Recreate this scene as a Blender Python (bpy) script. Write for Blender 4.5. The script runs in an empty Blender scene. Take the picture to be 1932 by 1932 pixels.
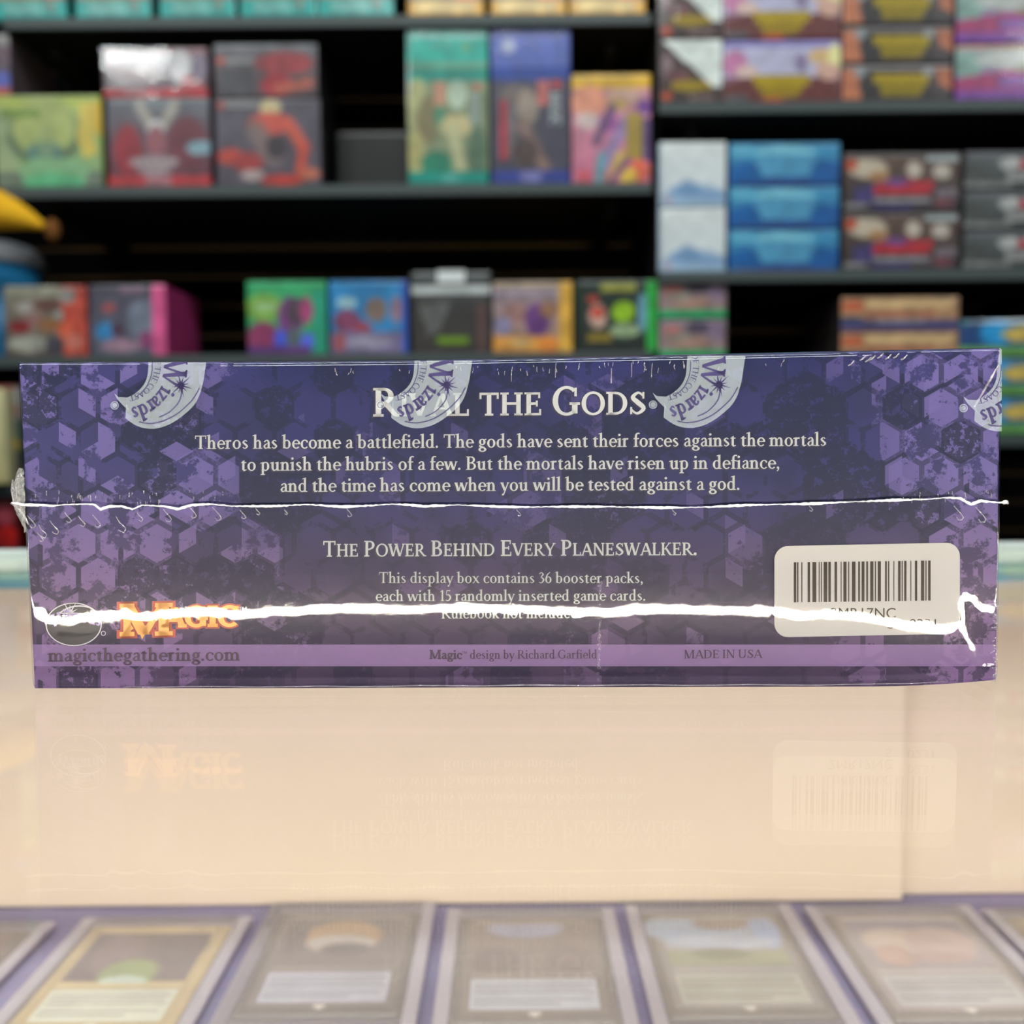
import bpy, bmesh, math, random
import numpy as np
from mathutils import Vector, Matrix

# ------------------------------------------------------------------ camera, world, lights, exposure
SC = bpy.context.scene
COL = SC.collection
R = math.radians
CT = 1.0                      # height of the counter's glass top
HC = 0.0495                   # camera height above the glass
PITCH, ROLL, FOC = R(3.44), R(0.43), 1932.0
CAM = Vector((0, 0, CT + HC))
_f = Vector((0, math.cos(PITCH), -math.sin(PITCH)))
_u0 = Vector((0, math.sin(PITCH), math.cos(PITCH)))
_r0 = Vector((1, 0, 0))
_r = _r0 * math.cos(ROLL) - _u0 * math.sin(ROLL)
_u = _u0 * math.cos(ROLL) + _r0 * math.sin(ROLL)
cam_d = bpy.data.cameras.new('camera')
cam = bpy.data.objects.new('camera', cam_d)
COL.objects.link(cam)
M3 = Matrix((_r, _u, -_f)).transposed()
cam.matrix_world = Matrix.Translation(CAM) @ M3.to_4x4()
cam_d.sensor_width = 36
cam_d.lens = 36
cam_d.clip_start = 0.005
cam_d.dof.use_dof = True
cam_d.dof.focus_distance = 0.208
cam_d.dof.aperture_fstop = 13.5
SC.camera = cam

SC.view_settings.view_transform = 'Standard'
SC.view_settings.look = 'None'
SC.view_settings.gamma = 1
SC.view_settings.use_curve_mapping = False
SC.view_settings.exposure = 0.0
SC.cycles.transparent_max_bounces = 32
SC.cycles.max_bounces = 10

wd = bpy.data.worlds.new('world')
SC.world = wd
wd.use_nodes = True
wd.node_tree.nodes['Background'].inputs[0].default_value = (0.9, 0.95, 1, 1)
wd.node_tree.nodes['Background'].inputs[1].default_value = 0.012

def area(name, loc, rot, sx, sy, power, colr):
    d = bpy.data.lights.new(name, 'AREA')
    d.shape = 'RECTANGLE'; d.size = sx; d.size_y = sy
    d.energy = power; d.color = colr
    o = bpy.data.objects.new(name, d)
    o.location = loc; o.rotation_euler = rot
    COL.objects.link(o)
    return o
COOL = (0.95, 1.0, 0.98)
# the shop's ceiling panels (they face straight down from the ceiling)
for lx, ly, pw, sx, sy in [(-1.3, 0.75, 14, 1.15, .28), (0.0, 0.75, 14, 1.15, .28), (1.3, 0.75, 14, 1.15, .28), (-1.66, -0.72, 24, .30, .14), (2.45, -0.75, 26, .34, .16), (0.0, -0.25, 20, 1.2, .3)]:
    area('ceiling_panel_light', (lx, ly, 2.78), (0, 0, 0), sx, sy, pw, COOL)

def at(px, py, Y):
    """the point where the view ray through a pixel meets the plane y = Y"""
    d = _f + _r * ((px - 966) / FOC) - _u * ((py - 966) / FOC)
    return CAM + d * (Y / d.y)
def at_z(px, py, Z):
    d = _f + _r * ((px - 966) / FOC) - _u * ((py - 966) / FOC)
    return CAM + d * ((Z - CAM.z) / d.z)

# ------------------------------------------------------------------ helpers
def lin(c):
    return tuple((v / 255 / 12.92) if v / 255 <= .04045 else ((v / 255 + .055) / 1.055) ** 2.4 for v in c)
def tag(o, label, cat, group=None, kind=None):
    if label: o['label'] = label
    if cat: o['category'] = cat
    if group: o['group'] = group
    if kind: o['kind'] = kind
    return o
def empty(name, loc=(0, 0, 0)):
    o = bpy.data.objects.new(name, None)
    o.empty_display_size = .02
    o.location = loc
    COL.objects.link(o)
    return o
def obj(name, me, mat=None, parent=None, loc=None):
    o = bpy.data.objects.new(name, me)
    if mat is not None and not me.materials: me.materials.append(mat)
    COL.objects.link(o)
    if parent is not None:
        o.parent = parent
        if loc is None:                       # world-space mesh under a placed parent
            o.matrix_parent_inverse = Matrix.Translation(-parent.location)
    if loc is not None: o.location = loc
    return o
class MB:
    """collects polygons for one mesh"""
    def __init__(s): s.v = []; s.f = []; s.m = []
    def poly(s, pts, mi=0):
        b = len(s.v); s.v += [tuple(p) for p in pts]; s.f.append(tuple(range(b, b + len(pts)))); s.m.append(mi)
    def box(s, a, b, mi=0):
        x0, y0, z0 = a; x1, y1, z1 = b
        P = [(x0, y0, z0), (x1, y0, z0), (x1, y1, z0), (x0, y1, z0), (x0, y0, z1), (x1, y0, z1), (x1, y1, z1), (x0, y1, z1)]
        k = len(s.v); s.v += P
        for f in ((3, 2, 1, 0), (4, 5, 6, 7), (0, 1, 5, 4), (1, 2, 6, 5), (2, 3, 7, 6), (3, 0, 4, 7)):
            s.f.append(tuple(k + i for i in f)); s.m.append(mi)
    def tube(s, pts, rads, n=6, flat=1.0, mi=0):
        pts = [Vector(p) for p in pts]; k = len(s.v); N = len(pts)
        for i, p in enumerate(pts):
            t = (pts[min(i + 1, N - 1)] - pts[max(i - 1, 0)]).normalized()
            a = t.cross(Vector((0, 1, 0)))
            if a.length < 1e-4: a = t.cross(Vector((1, 0, 0)))
            a.normalize(); b = t.cross(a)
            for j in range(n):
                an = 2 * math.pi * j / n
                s.v.append(tuple(p + (a * math.cos(an) + b * math.sin(an) * flat) * rads[i]))
        for i in range(N - 1):
            for j in range(n):
                s.f.append((k + i * n + j, k + i * n + (j + 1) % n, k + (i + 1) * n + (j + 1) % n, k + (i + 1) * n + j)); s.m.append(mi)
        s.f.append(tuple(k + j for j in range(n))[::-1]); s.m.append(mi)
        s.f.append(tuple(k + (N - 1) * n + j for j in range(n))); s.m.append(mi)
    def lathe(s, prof, n=24, c=(0, 0, 0), mi=0):
        k = len(s.v)
        for r, z in prof:
            for j in range(n):
                an = 2 * math.pi * j / n
                s.v.append((c[0] + r * math.cos(an), c[1] + r * math.sin(an), c[2] + z))
        for i in range(len(prof) - 1):
            for j in range(n):
                s.f.append((k + i * n + j, k + i * n + (j + 1) % n, k + (i + 1) * n + (j + 1) % n, k + (i + 1) * n + j)); s.m.append(mi)
        s.f.append(tuple(k + j for j in range(n))[::-1]); s.m.append(mi)
        s.f.append(tuple(k + (len(prof) - 1) * n + j for j in range(n))); s.m.append(mi)
    def mesh(s, name, mats=(), smooth=False):
        me = bpy.data.meshes.new(name)
        me.from_pydata(s.v, [], s.f)
        for m in mats: me.materials.append(m)
        me.polygons.foreach_set('material_index', s.m)
        if smooth: me.polygons.foreach_set('use_smooth', [True] * len(me.polygons))
        me.update()
        return me
def bevel(o, w, seg=2, ang=40):
    b = o.modifiers.new('bevel', 'BEVEL'); b.width = w; b.segments = seg; b.limit_method = 'ANGLE'; b.angle_limit = R(ang)
    return o

# ------------------------------------------------------------------ materials
def new_mat(name):
    m = bpy.data.materials.new(name); m.use_nodes = True
    nt = m.node_tree; nt.nodes.clear()
    out = nt.nodes.new('ShaderNodeOutputMaterial')
    return m, nt, out
def L(nt, a, b): nt.links.new(a, b)
def val(nt, op, a, b=None, c=None, clamp=False):
    n = nt.nodes.new('ShaderNodeMath'); n.operation = op; n.use_clamp = clamp
    for i, v in enumerate((a, b, c)):
        if v is None: continue
        if isinstance(v, (int, float)): n.inputs[i].default_value = v
        else: L(nt, v, n.inputs[i])
    return n.outputs[0]
def vec(nt, op, a, b=None, c=None, out=0):
    n = nt.nodes.new('ShaderNodeVectorMath'); n.operation = op
    for i, v in enumerate((a, b, c)):
        if v is None: continue
        if isinstance(v, tuple): n.inputs[i].default_value = v
        else: L(nt, v, n.inputs[i])
    return n.outputs[out]
def mixc(nt, f, a, b):
    n = nt.nodes.new('ShaderNodeMix'); n.data_type = 'RGBA'
    for s, v in ((n.inputs[0], f), (n.inputs[6], a), (n.inputs[7], b)):
        if isinstance(v, (int, float)): s.default_value = v
        elif isinstance(v, tuple): s.default_value = (*v[:3], 1)
        else: L(nt, v, s)
    return n.outputs[2]
def step(nt, v, lo, hi):
    n = nt.nodes.new('ShaderNodeMapRange'); n.interpolation_type = 'SMOOTHSTEP'
    L(nt, v, n.inputs[0]); n.inputs[1].default_value = lo; n.inputs[2].default_value = hi
    return n.outputs[0]
def noise(nt, v, scale, detail=3, rough=.55, dim='3D'):
    n = nt.nodes.new('ShaderNodeTexNoise'); n.noise_dimensions = dim
    if v is not None: L(nt, v, n.inputs['Vector'])
    n.inputs['Scale'].default_value = scale; n.inputs['Detail'].default_value = detail; n.inputs['Roughness'].default_value = rough
    return n.outputs[0]
def objco(nt):
    return nt.nodes.new('ShaderNodeTexCoord').outputs['Object']
def pb(name, c, rough=.5, metal=0, spec=.5, var=.06, vscale=60, coat=0, bump=0, bscale=200, emit=None):
    m, nt, out = new_mat(name)
    p = nt.nodes.new('ShaderNodeBsdfPrincipled')
    co = objco(nt)
    base = lin(c)
    if var:
        n = noise(nt, co, vscale)
        L(nt, mixc(nt, n, tuple(x * (1 - var) for x in base), tuple(min(1, x * (1 + var)) for x in base)), p.inputs['Base Color'])
    else:
        p.inputs['Base Color'].default_value = (*base, 1)
    p.inputs['Roughness'].default_value = rough
    p.inputs['Metallic'].default_value = metal
    p.inputs['Specular IOR Level'].default_value = spec
    p.inputs['Coat Weight'].default_value = coat
    p.inputs['Coat Roughness'].default_value = .08
    if bump:
        b = nt.nodes.new('ShaderNodeBump'); b.inputs['Strength'].default_value = bump; b.inputs['Distance'].default_value = .002
        L(nt, noise(nt, co, bscale), b.inputs['Height']); L(nt, b.outputs[0], p.inputs['Normal'])
    if emit:
        p.inputs['Emission Color'].default_value = (*emit[0], 1); p.inputs['Emission Strength'].default_value = emit[1]
    L(nt, p.outputs[0], out.inputs[0])
    return m
def clear(name, f0, rough=.02, tint=(1, 1, 1), bump=0, bscale=60, haze=0, hazec=(200, 205, 210), bdist=.001, f90=1.0):
    """thin clear sheet: transparent, with a mirror layer that grows towards grazing angles"""
    m, nt, out = new_mat(name)
    lw = nt.nodes.new('ShaderNodeLayerWeight'); lw.inputs[0].default_value = .5
    p5 = val(nt, 'POWER', lw.outputs['Facing'], 5.0)
    F = val(nt, 'MULTIPLY_ADD', p5, f90 - f0, f0)
    t = nt.nodes.new('ShaderNodeBsdfTransparent'); t.inputs[0].default_value = (*tint, 1)
    g = nt.nodes.new('ShaderNodeBsdfGlossy'); g.inputs['Roughness'].default_value = rough
    if bump:
        co = objco(nt)
        b = nt.nodes.new('ShaderNodeBump'); b.inputs['Strength'].default_value = bump; b.inputs['Distance'].default_value = bdist
        L(nt, noise(nt, co, bscale, 4), b.inputs['Height'])
        L(nt, b.outputs[0], g.inputs['Normal'])
    base = t.outputs[0]
    if haze:
        d = nt.nodes.new('ShaderNodeBsdfDiffuse'); d.inputs[0].default_value = (*lin(hazec), 1)
        mh = nt.nodes.new('ShaderNodeMixShader'); mh.inputs[0].default_value = haze
        L(nt, base, mh.inputs[1]); L(nt, d.outputs[0], mh.inputs[2]); base = mh.outputs[0]
    ms = nt.nodes.new('ShaderNodeMixShader')
    L(nt, F, ms.inputs[0]); L(nt, base, ms.inputs[1]); L(nt, g.outputs[0], ms.inputs[2])
    L(nt, ms.outputs[0], out.inputs[0])
    return m
def printed(name, rough=.38, coat=.25):
    m, nt, out = new_mat(name)
    p = nt.nodes.new('ShaderNodeBsdfPrincipled')
    a = nt.nodes.new('ShaderNodeAttribute'); a.attribute_name = 'art'
    L(nt, a.outputs[0], p.inputs['Base Color'])
    p.inputs['Roughness'].default_value = rough
    p.inputs['Coat Weight'].default_value = coat
    p.inputs['Coat Roughness'].default_value = .12
    L(nt, p.outputs[0], out.inputs[0])
    return m

def hex_layer(nt, p, w, seed):
    """hexagon lattice: returns (random per rhomb, random per hexagon, distance to the hexagon's edge)"""
    r = (w, w * 1.7320508, 1.0); h = (w / 2, w * .8660254, 0.5)
    z0 = (0, 0, 0)
    def cell(q):
        n = nt.nodes.new('ShaderNodeVectorMath'); n.operation = 'WRAP'
        L(nt, q, n.inputs[0]); n.inputs[1].default_value = r; n.inputs[2].default_value = z0
        s = vec(nt, 'SUBTRACT', n.outputs[0], h)
        return vec(nt, 'MULTIPLY', s, (1, 1, 0))
    a = cell(p); b = cell(vec(nt, 'SUBTRACT', p, h))
    la = vec(nt, 'LENGTH', a, out=1); lb = vec(nt, 'LENGTH', b, out=1)
    sel = val(nt, 'LESS_THAN', la, lb)
    mx = nt.nodes.new('ShaderNodeMix'); mx.data_type = 'VECTOR'
    L(nt, sel, mx.inputs[0]); L(nt, b, mx.inputs[4]); L(nt, a, mx.inputs[5])
    g = mx.outputs[1]
    idv = vec(nt, 'SUBTRACT', p, g)
    idv = vec(nt, 'SNAP', vec(nt, 'ADD', idv, (w * .1, w * .1, seed)), (w * .25, w * .25, .01))
    q = vec(nt, 'ABSOLUTE', g)
    sp = nt.nodes.new('ShaderNodeSeparateXYZ'); L(nt, q, sp.inputs[0])
    d2 = vec(nt, 'DOT_PRODUCT', q, (.5, .8660254, 0), out=1)
    hd = val(nt, 'MAXIMUM', sp.outputs[0], d2)
    edge = val(nt, 'SUBTRACT', w / 2, hd)
    sg = nt.nodes.new('ShaderNodeSeparateXYZ'); L(nt, g, sg.inputs[0])
    an = val(nt, 'ARCTAN2', sg.outputs[0], sg.outputs[1])
    sec = val(nt, 'FLOOR', val(nt, 'DIVIDE', val(nt, 'ADD', an, math.pi), 2 * math.pi / 3))
    cx = nt.nodes.new('ShaderNodeCombineXYZ'); L(nt, val(nt, 'MULTIPLY', sec, 3.7), cx.inputs[2])
    w1 = nt.nodes.new('ShaderNodeTexWhiteNoise'); L(nt, vec(nt, 'ADD', idv, cx.outputs[0]), w1.inputs[0])
    w2 = nt.nodes.new('ShaderNodeTexWhiteNoise'); L(nt, idv, w2.inputs[0])
    return w1.outputs[0], w2.outputs[0], edge

def hero_print():
    """purple hexagon-camouflage print; coordinates in the 'print' UV map (hundredths of the print, y down)"""
    m, nt, out = new_mat('purple_hexagon_print')
    uv = nt.nodes.new('ShaderNodeUVMap'); uv.uv_map = 'print'
    p = uv.outputs[0]
    s = nt.nodes.new('ShaderNodeSeparateXYZ'); L(nt, p, s.inputs[0])
    px, py = s.outputs[0], s.outputs[1]
    down = step(nt, py, 8.6, 12.0)
    base = mixc(nt, down, lin((45, 48, 90)), lin((62, 50, 76)))
    side = val(nt, 'ABSOLUTE', val(nt, 'SUBTRACT', px, 10.4))
    side = step(nt, side, 4.6, 8.0)
    light = mixc(nt, down, lin((92, 86, 138)), lin((112, 90, 130)))
    dark = mixc(nt, down, lin((36, 41, 64)), lin((42, 37, 60)))
    gr = noise(nt, p, 1.5, 6, .72); gr2 = noise(nt, vec(nt, 'ADD', p, (7, 3, 0)), 4.5, 5, .75)
    big = noise(nt, vec(nt, 'ADD', p, (3, 9, 0)), .55, 2, .5)
    base = mixc(nt, step(nt, big, .42, .62), base, mixc(nt, .55, base, dark))
    base = mixc(nt, val(nt, 'MULTIPLY', side, .12), base, light)
    cur = base
    for w, seed, k in ((1.52, 3.1, 1.0), (.74, 8.4, .8)):
        r1, r2, e = hex_layer(nt, p, w, seed)
        prob = val(nt, 'MULTIPLY_ADD', side, .52 * k, .07 * k)
        on = val(nt, 'LESS_THAN', r1, prob)
        on = val(nt, 'MULTIPLY', on, step(nt, gr, .43, .49))
        on = val(nt, 'MULTIPLY', on, step(nt, gr2, .36, .40))
        on = val(nt, 'MULTIPLY', on, step(nt, e, .035, .05))
        cur = mixc(nt, val(nt, 'MULTIPLY', on, val(nt, 'MULTIPLY_ADD', side, .62, .30)), cur, light)
        dk = val(nt, 'GREATER_THAN', r2, .80 if w > 1 else .86)
        dk = val(nt, 'MULTIPLY', dk, step(nt, gr2, .42, .47))
        cur = mixc(nt, val(nt, 'MULTIPLY', dk, .9), cur, dark)
        ln = val(nt, 'MULTIPLY', val(nt, 'LESS_THAN', e, .05), step(nt, gr, .46, .5))
        cur = mixc(nt, val(nt, 'MULTIPLY', ln, .7), cur, dark)
    # the paler stripe near the foot of the print
    st = val(nt, 'MULTIPLY', val(nt, 'GREATER_THAN', py, 12.16), val(nt, 'LESS_THAN', py, 12.57))
    cur = mixc(nt, val(nt, 'MULTIPLY', st, .72), cur, lin((138, 112, 160)))
    pr = nt.nodes.new('ShaderNodeBsdfPrincipled')
    L(nt, cur, pr.inputs['Base Color'])
    pr.inputs['Roughness'].default_value = .33
    pr.inputs['Specular IOR Level'].default_value = .16
    b = nt.nodes.new('ShaderNodeBump'); b.inputs['Strength'].default_value = .04; b.inputs['Distance'].default_value = .001
    L(nt, noise(nt, p, 9, 4), b.inputs['Height']); L(nt, b.outputs[0], pr.inputs['Normal'])
    L(nt, pr.outputs[0], out.inputs[0])
    return m

MT = {}
def mat(key, *a, **k):
    if key not in MT: MT[key] = pb(key, *a, **k)
    return MT[key]
PRINT = printed('printed_carton')
CARDP = printed('printed_card', .3, .2)
FILM = clear('shrink_film', .045, .004, bump=.018, bscale=260, bdist=.0004)
FILM2 = clear('wrinkled_shrink_film', .018, .025, bump=.14, bscale=20, bdist=.010)
CRIMP = clear('crimped_film', .16, .10, haze=.15, hazec=(225, 222, 228), bump=.6, bscale=900)
FLAP = clear('crumpled_film', .14, .12, haze=.35, hazec=(215, 220, 215), bump=1, bscale=500)
GLASS = clear('case_glass', .022, .0, f90=.42, tint=(.985, 1.0, .99))
HOLDER = clear('rigid_card_sleeve', .05, .05, haze=.13, hazec=(206, 196, 204))

# ------------------------------------------------------------------ a small serif alphabet (cap height 1)
S_, T_ = .145, .062
class G:
    def __init__(s, wt): s.p = []; s.w = wt
    def rect(s, x0, y0, x1, y1):
        e = s.w / 2; s.p.append([(x0 - e, y0 - e), (x1 + e, y0 - e), (x1 + e, y1 + e), (x0 - e, y1 + e)])
    def sf(s, x, y, l=.1, r=.1, t=.048):
        s.rect(x - l, y - (t if y > .3 else 0), x + r, y + (0 if y > .3 else t))
    def V(s, x, y0=0, y1=1, w=S_, b=1, t=1):
        s.rect(x - w / 2, y0, x + w / 2, y1)
        h = w / 2
        if b == 1: s.rect(x - h - .085, y0, x + h + .085, y0 + .045)
        if b == 'r': s.rect(x, y0, x + h + .09, y0 + .045)
        if t == 1: s.rect(x - h - .085, y1 - .045, x + h + .085, y1)
        if t == 'f':
            e = s.w / 2
            s.p.append([(x - h - .1 - e, y1 - .09 - e), (x + h + e, y1 - .05 - e), (x + h + e, y1 + .03 + e), (x - h - .1 - e, y1 - .045 + e)])
    def D(s, x0, y0, x1, y1, w=S_):
        e = s.w / 2; h = w / 2 * 1.12 + e
        s.p.append([(x0 - h, y0), (x0 + h, y0), (x1 + h, y1), (x1 - h, y1)])
    def H(s, x0, x1, y, w=T_): s.rect(x0, y - w / 2, x1, y + w / 2)
    def A(s, cx, cy, rx, ry, a0=0, a1=360, wm=S_, wn=T_, n=0):
        n = n or max(6, int(abs(a1 - a0) / 15)); e = s.w / 2
        prev = None
        for i in range(n + 1):
            a = R(a0 + (a1 - a0) * i / n); c, q = math.cos(a), math.sin(a)
            w = wn + (wm - wn) * abs(c) ** 1.3
            o = (cx + (rx + e) * c, cy + (ry + e) * q)
            k = (cx + max(.01, rx - w - e) * c, cy + max(.01, ry - (wn + (w - wn) * .35) - e) * q)
            if prev: s.p.append([prev[0], o, k, prev[1]])
            prev = (o, k)
    def Q(s, pts, n=5):
        P = [pts[0]] + list(pts) + [pts[-1]]; line = []
        for i in range(1, len(P) - 2):
            for j in range(n):
                t = j / n
                line.append([.5 * (2 * P[i][k] + (P[i + 1][k] - P[i - 1][k]) * t + (2 * P[i - 1][k] - 5 * P[i][k] + 4 * P[i + 1][k] - P[i + 2][k]) * t * t + (3 * P[i][k] - P[i - 1][k] - 3 * P[i + 1][k] + P[i + 2][k]) * t ** 3) for k in range(3)])
        line.append(list(pts[-1])); prev = None
        for i, (x, y, w) in enumerate(line):
            a, b = line[max(0, i - 1)], line[min(len(line) - 1, i + 1)]
            dx, dy = b[0] - a[0], b[1] - a[1]; l = math.hypot(dx, dy) or 1
            h = (max(w, .02) + s.w) / 2; o = (x - dy / l * h, y + dx / l * h); k = (x + dy / l * h, y - dx / l * h)
            if prev: s.p.append([prev[1], k, o, prev[0]])
            prev = (o, k)
    def dot(s, x, y, r):
        r += s.w / 2; s.p.append([(x + r * math.cos(a * math.pi / 5), y + r * math.sin(a * math.pi / 5)) for a in range(10)])
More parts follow.
